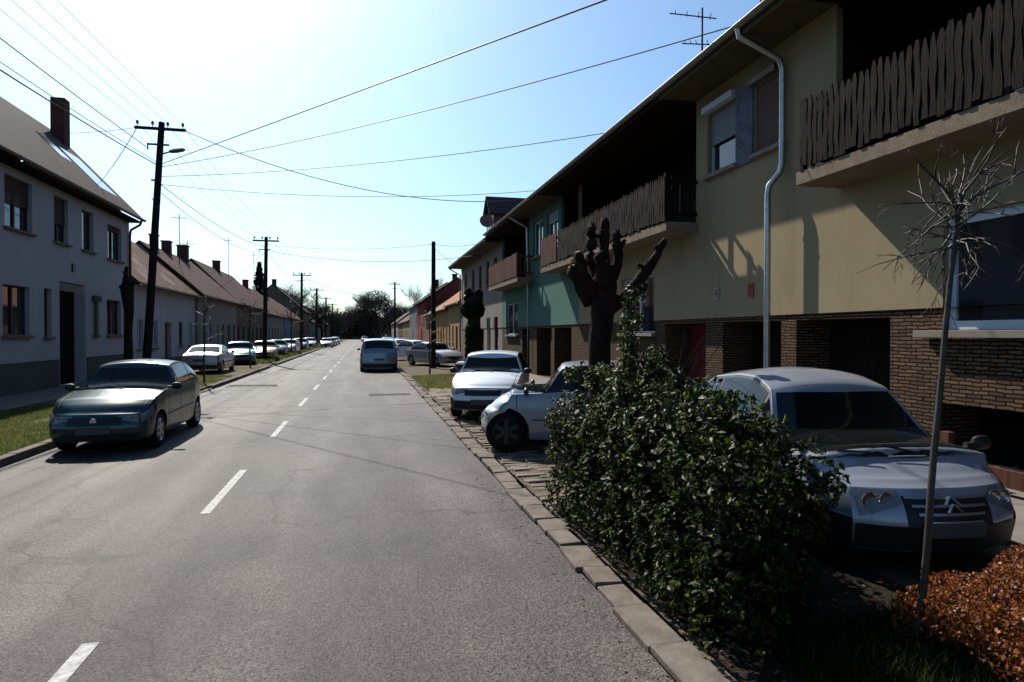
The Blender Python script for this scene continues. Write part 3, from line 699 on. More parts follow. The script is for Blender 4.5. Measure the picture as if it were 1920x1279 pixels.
# ------------ left two-storey house
XL = 10.5
lh = empty('town_house', (0, 0, 0), 0, 'tall pale grey plastered two storey house with a red chimney on the left', 'house')
y0, y1 = 12.0, 32.7
DW = dict(fm='frame_b', sill='sill_dark', depth=.2, mull=1)
ups = [(16.6, 18.2, 5.25, 6.9, dict(DW, shut=.5, shutm='shutter_d')), (19.2, 20.9, 5.25, 6.9, dict(DW)), (22.2, 23.85, 5.25, 6.85, dict(DW, shut=.52, shutm='shutter_d')),
       (25.36, 26.45, 5.25, 6.85, dict(DW, shut=.6, shutm='shutter_d')), (27.62, 28.7, 5.25, 6.8, dict(DW, mull=0)), (30.15, 31.75, 5.2, 6.65, dict(DW, shut=.15, shutm='shutter_d'))]
los = [(22.05, 23.65, 1.95, 3.5, dict(DW, sill='sill_dark')), (17.6, 19.3, 1.95, 3.5, dict(DW)), (24.6, 25.13, 1.9, 3.55, dict(DW, mull=0)), (30.0, 31.6, 1.95, 3.45, dict(DW))]
mb = MB(); ops = [(a - y0, b - y0, c - .13, d_ - .13, .22) for (a, b, c, d_, _) in ups + los] + [(25.72 - y0, 27.87 - y0, 0, 3.75, .4), (22.2 - y0, 23.7 - y0, .2, .65, .2)]
panel(mb, (-XL, y0, .13), (0, 1, 0), (1, 0, 0), y1 - y0, 7.15, ops)
mb.quad((-XL, y1, .0), (-XL - 6.6, y1, .0), (-XL - 6.6, y1, 7.25), (-XL - 3.1, y1, 10.85), (-XL, y1, 7.25))
mb.quad((-XL, y0, .0), (-XL, y0, 7.25), (-XL - 3.1, y0, 10.85), (-XL - 6.6, y0, 7.25), (-XL - 6.6, y0, 0))
mb.build('wall', M['white'], lh)
for (a, b, c, d_, kw) in ups + los: window(lh, -1, XL, a, b, c, d_, **kw)
d = MB()
for k in range(8): d.box(-XL - .44, -XL - .38, 25.73 + k * .267, 25.73 + (k + 1) * .267 - .01, .14, 3.6)
dd = d.build('gateway_door', M['door'], lh); MB().box(-XL - .378, -XL - .35, 26.6, 26.66, 1.1, 1.3).build('handle', M['black'], dd)
MB().box(-XL - .2, -XL - .15, 22.21, 23.69, .34, .77).build('basement_window', M['glass'], lh)
pm = MB(); pm.box(-XL + .002, -XL + .035, y0, 25.6, .13, 1.1).box(-XL + .002, -XL + .035, 27.95, y1, .13, 1.1); pm.build('plinth', M['plinth'], lh)
d = MB(); d.box(-XL + .002, -XL + .07, 28.7, 28.95, 1.95, 3.3).box(-XL + .002, -XL + .12, 28.5, 29.15, 3.3, 3.52).box(-XL + .002, -XL + .1, 28.55, 29.1, 1.86, 1.95); d.build('pilaster', M['plinth'], lh)
MB().box(-XL + .005, -XL + .05, 26.7, 26.9, 4.3, 4.6).build('wall_lamp', M['black'], lh)
rf = MB(); gable_roof(rf, -XL + .5, -XL - 3.1, -XL - 7.1, y0 - .3, y1 + .25, 7.22, 11.0, .14)
lr = rf.build('roof', M['tile'], lh)
s = MB(); s.box(-XL + .002, -XL + .45, y0, y1, 7.1, 7.2); s.build('eaves', M['wood'], lh)
gut(lh, -XL + .58, y0 - .3, y1 + .25, 7.27)
spout(lh, [(-XL + .58, 32.55, 7.22), (-XL + .5, 32.55, 7.0), (-XL + .12, 32.55, 6.75), (-XL + .08, 32.55, 6.5), (-XL + .08, 32.55, .13)], .055, 'wood_red')
chimney(lr, -XL - 2.6, 32.3, 10.0, 12.4, .55, 'redbrick', False)
d = MB()                                                     # roof windows lying on the slope near the verge
for (ya, yb, ta, tb) in ((28.4, 29.4, .42, .66), (30.0, 31.9, .2, .62)):
    P = lambda t, y, o=.17: (-XL + .5 - 3.6 * t, y, 7.22 + 3.78 * t + o)
    d.quad(P(ta, ya), P(ta, yb), P(tb, yb), P(tb, ya)); d.quad(P(ta, ya, .1), P(ta, ya), P(tb, ya), P(tb, ya, .1)); d.quad(P(ta, yb), P(ta, yb, .1), P(tb, yb, .1), P(tb, yb)); d.quad(P(ta, ya, .1), P(ta, yb, .1), P(ta, yb), P(ta, ya))
d.build('skylight', M['skylight'], lr)

# ------------ single-storey rows
def row_house(side, y0, y1, ze, zr, wm, rm, label, nwin=4, door=None, chim=(), X=10.4, dr=3.4, detail=True, group=None, wz=(1.3, 2.7), overhang=.35, doorm='wood_red', name='row_house'):
    t = empty(name, (0, 0, 0), 0, label, 'house', group); N = (1, 0, 0) if side < 0 else (-1, 0, 0); sx = -1 if side < 0 else 1
    X0 = sx * X; L_ = y1 - y0; ops = []; wl = []
    st = L_ / nwin
    for k in range(nwin):
        c = y0 + st * (k + .5) + random.uniform(-.2, .2)
        if door is not None and k == door: ops.append((c - .6 - y0, c + .6 - y0, 0, 2.5, .25)); dc = c; continue
        wl.append((c - .42, c + .42)); ops.append((c - .42 - y0, c + .42 - y0, wz[0] - .13, wz[1] - .13, .16))
    mb = MB(); panel(mb, (X0, y0, .13), (0, 1, 0), N, L_, ze - .13, ops)
    for y in (y0, y1): mb.quad((X0, y, 0), (X0 + sx * 2 * dr, y, 0), (X0 + sx * 2 * dr, y, ze), (X0 + sx * dr, y, zr - .1), (X0, y, ze))
    mb.build('wall', M[wm], t)
    for (a, b) in wl: window(t, side, X, a, b, wz[0], wz[1], .14, random.choice(['frame_b', 'frame_w', 'frame_b']), 1 if detail else 0, 'sill' if detail else None, detail=detail)
    if door is not None:
        a, b = sorted((X0 + sx * .2, X0 + sx * .24)); MB().box(a, b, dc - .59, dc + .59, .14, 2.6).build('door', M[doorm], t)
    rf = MB(); gable_roof(rf, X0 - sx * overhang, X0 + sx * dr, X0 + sx * (2 * dr + .3), y0 - .02, y1 + .02, ze - .05, zr, .13)
    r = rf.build('roof', M[rm], t)
    if detail: gut(t, X0 - sx * (overhang + .07), y0, y1, ze)
    a, b = sorted((X0 - sx * .002, X0 - sx * .04)); MB().box(a, b, y0, y1, .13, .7).build('plinth', M['plinth'], t)
    for (cy, h, w_) in chim: chimney(r, X0 + sx * (dr - .1), cy, zr - .3, zr + h, w_, 'redbrick')
    return t, r
GL = 'low houses along the left side'
row_house(-1, 32.95, 44.4, 4.35, 7.55, 'white', 'tile_red', 'low white house with a patchy mossy tile roof next to the tall house', 5, 2, [(34.2, 1.25, .75)], X=10.5, group=GL, doorm='redpaint')
row_house(-1, 44.4, 57.0, 4.45, 7.75, 'cream', 'tile_red2', 'low cream house under a plain red tile roof with three chimneys', 6, 4, [(47, .8, .45), (49.8, .75, .55), (54, 1.0, .7)], X=10.3, group=GL)
row_house(-1, 57.2, 74, 4.5, 8.1, 'brownwall', 'tile_red2', 'low brown fronted house with a long dull red roof', 7, 5, [(66, .8, .6)], X=10.4, group=GL)
row_house(-1, 74, 91, 4.2, 7.6, 'cream', 'tile_red2', 'low cream house beyond the brown fronted one', 7, 3, [(82, .8, .6)], X=10.5, group=GL)
row_house(-1, 91, 106, 4.2, 7.3, 'cream2', 'tile_red2', 'low pale blue house seen past the second pole', 6, 3, [], X=10.4, group=GL, detail=False)
row_house(-1, 106, 117, 4.2, 7.0, 'ochre', 'tile_red2', 'low orange ochre house further along the left', 5, 2, [], X=10.4, group=GL, detail=False)
# taller gable-fronted house
t, r = row_house(-1, 117.5, 131, 5.8, 10.6, 'brownwall', 'tile_dark', 'tall brown gabled house rising above the far left row', 5, 1, [(119, .9, .7)], X=10.2, dr=5.2, group=GL, detail=False, wz=(2, 3.6))
row_house(-1, 131, 150, 4.3, 7.6, 'greywall', 'tile_dark', 'low grey house beyond the brown gabled one', 5, 1, [], X=10.2, group=GL, detail=False)
row_house(-1, 150, 175, 5.0, 8.6, 'cream', 'tile_red2', 'distant cream house on the left before the trees', 5, 1, [], X=10.2, group=GL, detail=False)
row_house(-1, 175, 205, 4.5, 7.6, 'brownwall', 'tile_red2', 'most distant brown house on the left', 5, 1, [], X=10.2, group=GL, detail=False)
GR = 'low houses along the right side'
row_house(1, 50.3, 59, 4.5, 7.6, 'orange', 'tile_or', 'low sandy house with an orange tile roof against the beige house', 4, 1, [], X=7.6, group=GR)
row_house(1, 59, 70, 4.3, 7.1, 'ochre', 'tile_or', 'low yellow ochre house with an orange tile roof', 5, 2, [(66, .8, .5)], X=7.6, group=GR)
t, r = row_house(1, 82, 95, 6.2, 9.2, 'redwall', 'tile_dark', 'taller dark red walled house above the right hand row', 4, 1, [(84, .6, .6)], X=7.6, dr=4.2, group=GR, wz=(3.4, 4.8))
row_house(1, 70, 82, 4.2, 6.6, 'orange', 'tile_red2', 'low apricot house before the dark red one', 5, 2, [], X=7.6, group=GR)
row_house(1, 95, 112, 6.4, 9.6, 'greywall', 'tile_dark', 'grey house with a dark slate coloured roof on the right', 5, 2, [(110, 1.6, 1.0)], X=7.7, dr=4.4, group=GR, detail=False, wz=(3.4, 4.8))
row_house(1, 112, 130, 4.2, 6.9, 'orange', 'tile_red2', 'distant apricot house on the right', 6, 2, [], X=7.7, group=GR, detail=False)
row_house(1, 130, 150, 4.2, 6.9, 'brownwall', 'tile_red2', 'distant brown house on the right', 6, 2, [], X=7.7, group=GR, detail=False)
row_house(1, 150, 185, 4.6, 7.4, 'cream', 'tile_red2', 'most distant pale house on the right', 6, 2, [], X=7.7, group=GR, detail=False)
# thin roof masts on the left row
for (x, y, z0, h, lab) in ((-12.7, 49.5, 6.3, 4.2, 'tall thin antenna mast on the cream house roof'), (-13, 52.8, 7.3, 1.8, 'short antenna mast beside the chimneys of the cream house'), (-13.4, 70, 7.8, 4.0, 'thin antenna mast on the long brown house roof'), (-13.8, 88, 7.2, 5.2, 'antenna mast with crossbars by the conifer')):
    t = empty('roof_antenna', (x, y, z0), 0, lab, 'antenna', 'antenna masts on the left roofs')
    MB().tube([(0, 0, 0), (0, 0, h)], .03, 5).build('mast', M['wire'], t)
    d = MB(); d.tube([(-.5, 0, h - .3), (.5, 0, h - .3)], .018, 4)
    for k in range(5): d.tube([(-.4 + k * .2, -.3, h - .3), (-.4 + k * .2, .3, h - .3)], .012, 4)
    d.build('antenna_element', M['wire'], t)

# ---------------------------------------------------------------- cars
def interp(tab, x):
    if x <= tab[0][0]: return tab[0][1]
    for (a, va), (b, vb) in zip(tab, tab[1:]):
        if x <= b: return va + (vb - va) * (x - a) / (b - a)
    return tab[-1][1]
def smooth_tab(tab, w_=.07):
    return lambda x: (interp(tab, x - w_) + 2 * interp(tab, x - w_ / 2) + 2 * interp(tab, x) + 2 * interp(tab, x + w_ / 2) + interp(tab, x + w_)) / 8

def car(name, label, cat, loc, rot, L=4.1, W=1.7, H=1.43, wb=2.6, fo=.8, wr=.305, nose=.62, hood0=.72, hood1=.92, belt=.96, tail=.95,
        xw=1.1, xh=1.95, xr=3.2, xb=3.9, rear_z=None, zr=None, paint=None, group=None, rimm='rim', platem='plate', detail=True, trim=False, steer=0, crownr=.05, nosew=.80, tailw=.80, wso=0, emblem=None, tumble=.40, hlx=(.0, .36), hlt=(.66, .95), grille='box', pillars=(2,), bumper=None, pc=.24, lean=.10, hlf=(.55, .15)):
    root = empty(name, loc, rot, label, cat, group)
    rz = H - .055; hx = rz - .05 if zr is None else zr
    Wt = smooth_tab([(0, nosew), (.03, nosew + .07), (.10, .925), (.28, .96), (.6, .985), (1.1, 1), (L - .9, 1), (L - .45, .97), (L - .18, .91), (L - .05, tailw + .08), (L, tailw)], .04)
    Bt = smooth_tab([(0, nose), (.06, nose + .05), (.2, hood0), (.5, hood0 + (hood1 - hood0) * .45), (xw, hood1), (xh, belt), (L - .5, belt + .02), (xb + .05, tail), (L - .06, tail - .04), (L, tail - .14)], .06)
    zrear = rz - .06 if rear_z is None else rear_z
    Rt0 = smooth_tab([(xw - .02, 0), (xw, 0), (xh, hx), (xh + .35, rz - .005), ((xh + xr) / 2 + .1, rz), (xr, zrear), (xb, tail), (xb + .02, 0)], .05)
    ax = (fo, fo + wb); ar = wr + .055
    def w_(x): return Wt(x) * W / 2
    def bz(x): return Bt(x)
    def rl(x):
        if x <= xw - .03 or x >= xb + .03: return bz(x)
        return max(bz(x), Rt0(x) if xw < x < xb else bz(x))
    def z0(x):
        z = .21 if .25 < x < L - .25 else .24
        for a in ax:
            d = abs(x - a)
            if d < ar: z = max(z, wr + math.sqrt(max(0, ar * ar - d * d)))
        return min(z, bz(x) - .12)
    LT = [(0, .93), (.1, .975), (.3, .995), (.5, 1.0), (.72, .995), (.9, .975), (1, .945)]
    def low(x, t, s=1):
        a = z0(x); b = bz(x); zz = a + (b - a) * t; tt = (zz - .21) / max(.01, b - .21)
        return (s * w_(x) * interp(LT, tt), x, zz)
    def yr(x): return w_(x) * .945 - tumble * max(0, rl(x) - bz(x))
    def cr(x):
        c = interp([(0, .012), (.2, .03), (xw - .15, .055), (xw + .1, .075), (xh, .06), (xh + .4, crownr), (xr, crownr), (xb, .06), (L - .1, .035), (L, .01)], x); return c
    def sidef(x, t, s=1):
        a, b = bz(x), rl(x); ya, yb = w_(x) * .945, yr(x); bul = .018 * math.sin(math.pi * t) * min(1, (b - a) * 4)
        return (s * (ya + (yb - ya) * t + bul), x, a + (b - a) * t)
    def rooff(x, s):
        return (s * yr(x), x, rl(x) + cr(x) * (1 - abs(s) ** 2.3))
    nx = 64 if detail else 34
    X_ = sorted({*np.linspace(0, L, nx), .02, .05, .09, .14, L - .03, L - .08, xw, xh, xr, xb, *[a + ar * math.cos(k) for a in ax for k in np.linspace(0, math.pi, 15 if detail else 9)]})
    X_ = [x for i, x in enumerate(X_) if i == 0 or x - X_[i - 1] > .004]
    # ring of one station, bottom right -> over the roof -> bottom left
    tl = [0, .08, .2, .35, .5, .65, .8, .92, 1]; ts = [.2, .4, .6, .8, .93, 1]; sr = [.93, .8, .6, .4, .2, 0]
    rows = []
    for x in X_:
        r_ = [low(x, t) for t in tl] + [sidef(x, t) for t in ts] + [rooff(x, s) for s in sr]
        r_ += [(-p[0], p[1], p[2]) for p in r_[-2::-1]]
        rows.append(r_)
    def off(p):
        x, y, z = p; f = max(0, 1 - y / .6); g = max(0, 1 - (L - y) / .5); q = (abs(x) / (W / 2)) ** 2.2
        zr_ = min(1.2, max(0, (z - .42) / (nose - .42)))
        return (x, y - L / 2 + f * (pc * q + lean * zr_ ** 2 + .05 * max(0, (.42 - z) / .2)) - g * (.10 * q + .05 * max(0, (z - .6) / .4)), z)
    mb = MB(); n = len(rows[0])
    for r_ in rows: mb.v += [off(p) for p in r_]
    for i in range(len(rows) - 1):
        for j in range(n - 1):
            mb.f.append((i * n + j, i * n + j + 1, (i + 1) * n + j + 1, (i + 1) * n + j)); mb.m.append(0)
    for k_, rev in ((0, False), (-1, True)):                 # nose and tail faces, curved in plan
        rr_ = rows[k_]; h_ = n // 2
        cap = MB().grid(lambda u, v: off(tuple(Vector(rr_[n - 1 - min(h_, int(round(v)))]).lerp(Vector(rr_[min(h_, int(round(v)))]), u))), list(np.linspace(0, 1, 13)), list(range(h_ + 1)), 0, rev)
        nb_ = len(mb.v); mb.v += cap.v; mb.f += [tuple(nb_ + i for i in f) for f in cap.f]; mb.m += cap.m
    body = mb.build('body', paint, root)
    bm = bmesh.new(); bm.from_mesh(body.data); bmesh.ops.remove_doubles(bm, verts=bm.verts, dist=4e-4); bmesh.ops.dissolve_degenerate(bm, edges=bm.edges, dist=1e-4)
    bm.to_mesh(body.data); bm.free(); body.data.polygons.foreach_set('use_smooth', [True] * len(body.data.polygons)); body.data.set_sharp_from_angle(angle=R(42))
    F = lambda fn: (lambda u, v: off(fn(u, v)))
    # glass
    def lin(a, b, n): return list(np.linspace(a, b, n))
    ws = lambda u, v: off(rooff(xw + .05 + wso - .10 * (1 - v * v) + u * (xh - xw - .06 - wso + .06 * (1 - v * v)), v * .93))
    def glassp(nm, fn, us, vs, flip, parent=root):
        g1 = MB().grid(fn, us, vs, .006, flip).build(nm, M['carglass'], parent, smooth=True)
        return g1
    wsp = glassp('windscreen', ws, lin(0.0, .97, 9), lin(-1, 1, 13), True)
    if detail:
        d = MB()
        for sx_ in (-.15, .45): d.tube([Vector(ws(.02, -sx_)) + Vector((0, -.02, .02)), Vector(ws(.12, -sx_ - .42)) + Vector((0, -.02, .02))], .009, 4)
        d.build('wiper', M['black'], root)
    rx0, rx1 = xr + .05, xb - .04
    rear_low = .04 if xb - xr > .35 else .03
    glassp('rear_window', F(lambda u, v: rooff(u, v * .9)), lin(rx0, rx1 - rear_low, 7), lin(-1, 1, 9), True)
    # side glass with dark surround, split at the pillars
    cuts = [xw + .22, *[xw + (xr - xw) * f for f in ((.52,) if len(pillars) == 1 and pillars[0] == 2 else pillars)], (xr + xb) / 2 - .02]
    for s in (1, -1):
        fn = (lambda s: (lambda u, v: off(sidef(u, v, s))))(s)
        MB().grid(fn, lin(cuts[0] - .08, cuts[-1] + .06, 26), lin(.03, .97, 5), .003, s < 0).build('window_surround', M['black'], root, smooth=True)
        for a, b in zip(cuts, cuts[1:]):
            glassp('side_window', fn, lin(a + .025, b - .025, 10), lin(.09, .91, 5), s < 0)
        fl = (lambda s: (lambda u, v: off(low(u, v, s))))(s)
        if detail:
            d = MB()
            for xx in [cuts[0] - .06, *cuts[1:-1]] + [cuts[-1] - .1]:
                t0 = .0 if all(abs(xx - a) > ar for a in ax) else .1
                d.grid(fl, [xx - .006, xx + .006], lin(t0 + .05, .99, 9), .002, s < 0)
            d.grid(fl, lin(fo + ar + .05, fo + wb - ar - .05, 12), [.42, .445] if not trim else [.40, .50], .008, s < 0)
            d.grid((lambda s: (lambda u, v: off(rooff(u, v * s))))(s), lin(.05, xw - .12, 14), [.895, .91], .002, s > 0)
            d.build('trim_strip', M['black'], root)
            for xx in cuts[1:]:
                MB().grid(fl, lin(xx - .25, xx - .1, 3), [.84, .88], .03, s < 0).build('door_handle', M['black'] if trim else paint, root)
        # lamps
        hm = MB().grid(fl, lin(hlx[0], hlx[1], 9), lin(hlt[0], hlt[1], 6), .005, s < 0)
        nw_ = nosew * W / 2 * .955; zt_ = low(.004, hlt[1])[2]; zb_ = low(.004, hlt[0])[2]
        hf = (lambda s: (lambda u, v: off((s * nw_ * (hlf[0] + (1 - hlf[0]) * u), 0, zt_ - (zt_ - zb_) * (1 - v) * (.45 + .55 * u)))))(s)
        hm.grid(hf, lin(0, 1.03, 8), lin(0, 1, 5), .006, s < 0)
        hl = hm.build('headlight', M['lamp'], root, smooth=True)
        if detail:
            dl = MB()
            for uu, rr2 in ((.36, .8), (.74, 1.0)):
                c_ = Vector(hf(uu, .55)) - Vector((0, .012, 0)); q_ = (zt_ - zb_) * .36 * rr2
                dl.lathe([(q_, 0), (q_ * .85, .006), (q_ * .8, -.004), (q_ * .3, -.008)], Matrix.Translation(c_) @ Matrix.Rotation(R(90), 4, 'X'), 14, cap0=False)
            dl.build('reflector', M['lampring'], hl, smooth=True)
        MB().grid(fl, lin(L - .32, L - .03, 6), lin(.62, .95, 5), .006, s < 0).build('tail_light', M['red'], root, smooth=True)
        # mirror
        mp = sidef(xw + .32, .06, s)
        mm = MB(); mm.lathe([(.001, -.09), (.045, -.08), (.07, -.05), (.078, 0), (.07, .05), (.045, .08), (.001, .09)], Matrix.Translation((mp[0] + s * .13, mp[1] - L / 2 - .0, mp[2] + .05)) @ Matrix.Diagonal((1, .55, 1, 1)) @ Matrix.Rotation(R(90), 4, 'Y') @ Matrix.Diagonal((.85, 1, 1, 1)), 12)
        mm.box(min(mp[0] - s * .02, mp[0] + s * .08), max(mp[0] - s * .02, mp[0] + s * .08), mp[1] - L / 2 - .02, mp[1] - L / 2 + .03, mp[2] + .01, mp[2] + .05)
        mm.build('mirror', M['black'], root, smooth=True, angle=40)
    # nose: grille, plate, lower intake, bumper line
    nw = nosew * W / 2
    nf = lambda u, v: off((u, 0, v))
    rfn = lambda u, v: off((u, L, v))
    if grille == 'box':
        MB().grid(nf, lin(-nw * .62, nw * .62, 11), lin(nose - .15, nose - .03, 3), .008, False).build('grille', M['black'], root)
    elif grille == 'slats':
        gr = MB().grid(nf, lin(-nw * .52, nw * .52, 13), lin(nose - .24, nose - .03, 3), .006, False).build('grille', M['black'], root)
        for k in range(4):
            z = nose - .05 - k * .055; ww = nw * (.50 - .05 * k)
            MB().grid(nf, lin(-ww, ww, 13), [z, z + .018], .016, False).build('grille_slat', M['rim'], gr)
    MB().grid(nf, lin(-.25, .25, 3), lin(.37, .47, 2), .03, False).build('number_plate', M[platem], root)
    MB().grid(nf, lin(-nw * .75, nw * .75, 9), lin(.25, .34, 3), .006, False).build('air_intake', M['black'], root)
    MB().grid(rfn, lin(-.26, .26, 3), lin(.60, .71, 2), .02, True).build('number_plate', M[platem], root)
    if emblem:
        d = MB()
        if emblem == 'chevrons':
            for k in range(2):
                z = nose - .13 + k * .05
                for s in (1, -1): d.tube([Vector(nf(0, z + .055)) - Vector((0, .03, 0)), Vector(nf(s * .06, z)) - Vector((0, .03, 0))], .011, 5)
        else: d.lathe([(.05, 0), (.05, .012)], Matrix.Translation(Vector(nf(0, nose - .08)) - Vector((0, .008, 0))) @ Matrix.Rotation(R(90), 4, 'X'), 16)
        d.build('emblem', M['chrome'], root)
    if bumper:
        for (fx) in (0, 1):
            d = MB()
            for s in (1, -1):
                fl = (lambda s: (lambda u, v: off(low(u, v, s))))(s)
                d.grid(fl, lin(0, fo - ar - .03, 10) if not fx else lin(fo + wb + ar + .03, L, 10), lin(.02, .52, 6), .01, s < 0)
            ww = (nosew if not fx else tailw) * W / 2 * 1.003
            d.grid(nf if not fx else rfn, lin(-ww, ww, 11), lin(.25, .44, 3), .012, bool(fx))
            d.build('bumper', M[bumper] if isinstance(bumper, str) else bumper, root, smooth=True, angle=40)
    MB().box(-W / 2 + .2, W / 2 - .2, -L / 2 + .32, L / 2 - .32, .2, .5).build('underbody', M['black'], root)
    for a in ax:
        for s in (1, -1):
            rot_ = Matrix.Rotation(steer if a == fo else 0, 4, 'Z')
            T = Matrix.Translation((s * (W / 2 - .115), a - L / 2, wr)) @ rot_ @ Matrix.Rotation(R(90) * s, 4, 'Y')
            sg = 28 if detail else 14; r0 = wr
            ty = MB().lathe([(r0 * .62, .085), (r0 * .9, .098), (r0 * .985, .08), (r0, .05), (r0, -.05), (r0 * .985, -.08), (r0 * .9, -.098), (r0 * .62, -.085)], T, sg).build('wheel', M['rubber'], root, smooth=True, angle=50)
            ri = MB()
            ri.lathe([(r0 * .66, .088), (r0 * .62, .1), (r0 * .58, .082)], T, sg, cap0=False, cap1=False)
            nsp = 6
            for k in range(nsp):
                ri.box(.02, r0 * .6, -.035, .035, .07, .092, T @ Matrix.Rotation(k * 2 * math.pi / nsp, 4, 'Z'))
            ri.lathe([(.06, .06), (.06, .1), (.03, .105)], T, 12)
            ri.build('rim', M[rimm], ty)
    return root

P_green = mat('paint_dark_green', (.002, .024, .027), .22, .2, coat=.2, var=.05, vs=2)
P_silver = mat_paint('paint_silver', (.21, .23, .28), .25, .33)
P_silver2 = mat_paint('paint_silver_blue', (.17, .18, .22), .25, .38)
P_white = mat_paint('paint_white', (0.4960, 0.5280, 0.5600), 0, .3)
P_grey = mat_paint('paint_grey', (0.1440, 0.1620, 0.1920), .6, .3)
P_oldsilver = mat_paint('paint_old_silver', (0.2560, 0.2560, 0.2720), .4, .4)
P_teal = mat_paint('paint_teal', (0.0400, 0.1280, 0.1200), .3, .3)
P_yellow = mat_paint('paint_yellow', (0.2660, 0.1890, 0.0490), .2, .3)
P_black = mat_paint('paint_black', (.02, .02, .024), .3, .25)
P_pale = mat_paint('paint_pale', (0.4000, 0.4000, 0.4000), .1, .3)
P_blue = mat_paint('paint_blue', (.03, .06, .14), .3, .3)

car('parked_car', 'dark green hatchback parked at the left kerb facing the camera', 'car', (-4.30, 13.7, .0), R(0), L=4.1, W=1.60, H=1.50, wb=2.6, fo=.82,
    paint=P_green, xw=1.12, xh=2.0, xr=3.15, xb=3.92, hood0=.78, hood1=.97, belt=1.0, tail=1.02, nose=.65, pillars=(.46, .88), emblem='round')
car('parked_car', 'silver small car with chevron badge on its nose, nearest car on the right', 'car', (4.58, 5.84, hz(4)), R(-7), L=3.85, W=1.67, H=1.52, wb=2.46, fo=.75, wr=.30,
    paint=P_silver, xw=.46, xh=1.60, xr=2.9, xb=3.75, hood0=.74, hood1=.865, belt=.94, tail=1.0, nose=.68, nosew=.80, pc=.32, lean=.12, bumper='black', wso=.05, zr=1.36, pillars=(.46, .9), grille='slats', emblem='chevrons', hlx=(.0, .46), hlt=(.56, .98), hlf=(.56, .22), crownr=.07, tumble=.42)  # black bumper paints in the shadow on the lower nose
car('parked_car', 'silver car parked broadside behind the pollarded tree and hedge', 'car', (4.0, 10.35, .09), R(-108), L=4.2, W=1.75, H=1.46, wb=2.65, fo=.5, wr=.33,
    paint=P_silver2, xw=.52, xh=1.4, xr=3.05, xb=3.9, hood0=.78, hood1=.93, belt=.97, tail=1.0, nose=.64, pc=.28, pillars=(.46, .9), rear_z=1.34, steer=R(8), rimm='rim_dark')
car('parked_car', 'white small hatchback facing the camera on the cobbles beside the bin', 'car', (3.12, 15.5, .09), R(-19), L=3.75, W=1.62, H=1.50, wb=2.42, fo=.72, wr=.28,
    paint=P_white, xw=1.0, xh=1.72, xr=3.25, xb=3.7, hood0=.80, hood1=.98, belt=1.0, tail=1.02, nose=.70, nosew=.8, tailw=.85, pillars=(.5,), trim=True, bumper='black', rimm='rim_dark', hlx=(.0, .2), hlt=(.68, .95))
car('minivan', 'silver grey minivan seen from behind in the right lane', 'minivan', (.78, 36.4, .0), R(180), L=4.7, W=1.97, H=1.76, wb=2.9, fo=.95, wr=.34,
    paint=P_grey, xw=1.15, xh=2.2, xr=4.15, xb=4.6, hood0=.85, hood1=1.08, belt=1.08, tail=1.1, nose=.7, tailw=.88, pillars=(.3, .62), rear_z=1.64, platem='plate2', tumble=.28, trim=True, bumper='black')
# far cars, lighter build, right side
GR_ = 'cars parked on the right verge'; GL_ = 'cars parked along the left side'
car('parked_car', 'silver saloon facing the camera beside the right hand pole', 'car', (4.1, 38.4, .1), R(27), L=4.4, W=1.73, wb=2.65, paint=P_oldsilver, xw=1.15, xh=2.0, xr=3.1, xb=3.9, group=GR_)
car('parked_car', 'white hatchback seen from behind past the minivan', 'car', (3.2, 47, .12), R(-150), L=3.9, W=1.66, H=1.45, wb=2.45, paint=P_white, xw=1.05, xh=1.85, xr=3.2, xb=3.8, detail=False, group=GR_)
car('parked_car', 'pale car parked just beyond the white hatchback', 'car', (3.1, 60, .12), R(-165), paint=P_pale, detail=False, group=GR_)
car('parked_car', 'dark car parked second beyond the white hatchback', 'car', (3.2, 71, .12), R(170), paint=P_black, detail=False, group=GR_)
car('parked_car', 'pale car parked furthest along the right verge', 'car', (3.0, 86, .12), R(5), paint=P_pale, detail=False, group=GR_)
car('approaching_car', 'tiny dark car in the distance beside the minivan roof', 'car', (.2, 165, 0), R(0), paint=P_black, detail=False)
# left side
car('parked_car', 'old silver three box saloon seen from behind on the left verge', 'car', (-7.45, 34.4, .11), R(180), L=4.4, W=1.70, H=1.38, wb=2.6, fo=.85, paint=P_oldsilver, xw=1.2, xh=1.95, xr=2.95, xb=3.6, hood0=.78, hood1=.92, belt=.94, tail=.94, tailw=.88, nosew=.85, trim=True, bumper='black', group=GL_)
car('parked_car', 'teal car with sunlit bonnet facing the camera behind the old silver saloon', 'car', (-7.6, 43.2, .11), R(12), L=4.0, paint=P_teal, detail=False, group=GL_)
car('parked_car', 'mustard yellow car behind the teal one', 'car', (-6.95, 49.0, .11), R(5), L=4.2, paint=P_yellow, detail=False, group=GL_)
for (x, y, a, p, lab) in ((-7.2, 57.5, 3, P_black, 'dark car in the verge gap past the second pole'), (-7.0, 64.5, -4, P_pale, 'pale car behind the dark one past the second pole'), (-7.1, 77, 0, P_blue, 'dark blue car past the third pole'),
                          (-7.1, 90, 5, P_pale, 'pale car on the far left verge past the third pole'), (-5.3, 98, 0, P_pale, 'pale car parked at the left kerb in the distance'), (-5.3, 106, 0, P_black, 'dark car at the left kerb beyond the pale one'), (-5.3, 115, 0, P_white, 'white car at the far left kerb'), (-5.3, 127, 0, P_oldsilver, 'last grey car at the far left kerb')):
    car('parked_car', lab, 'car', (x, y, .1 if x < -6 else 0), R(a), L=4.1, paint=p, detail=False, group=GL_)

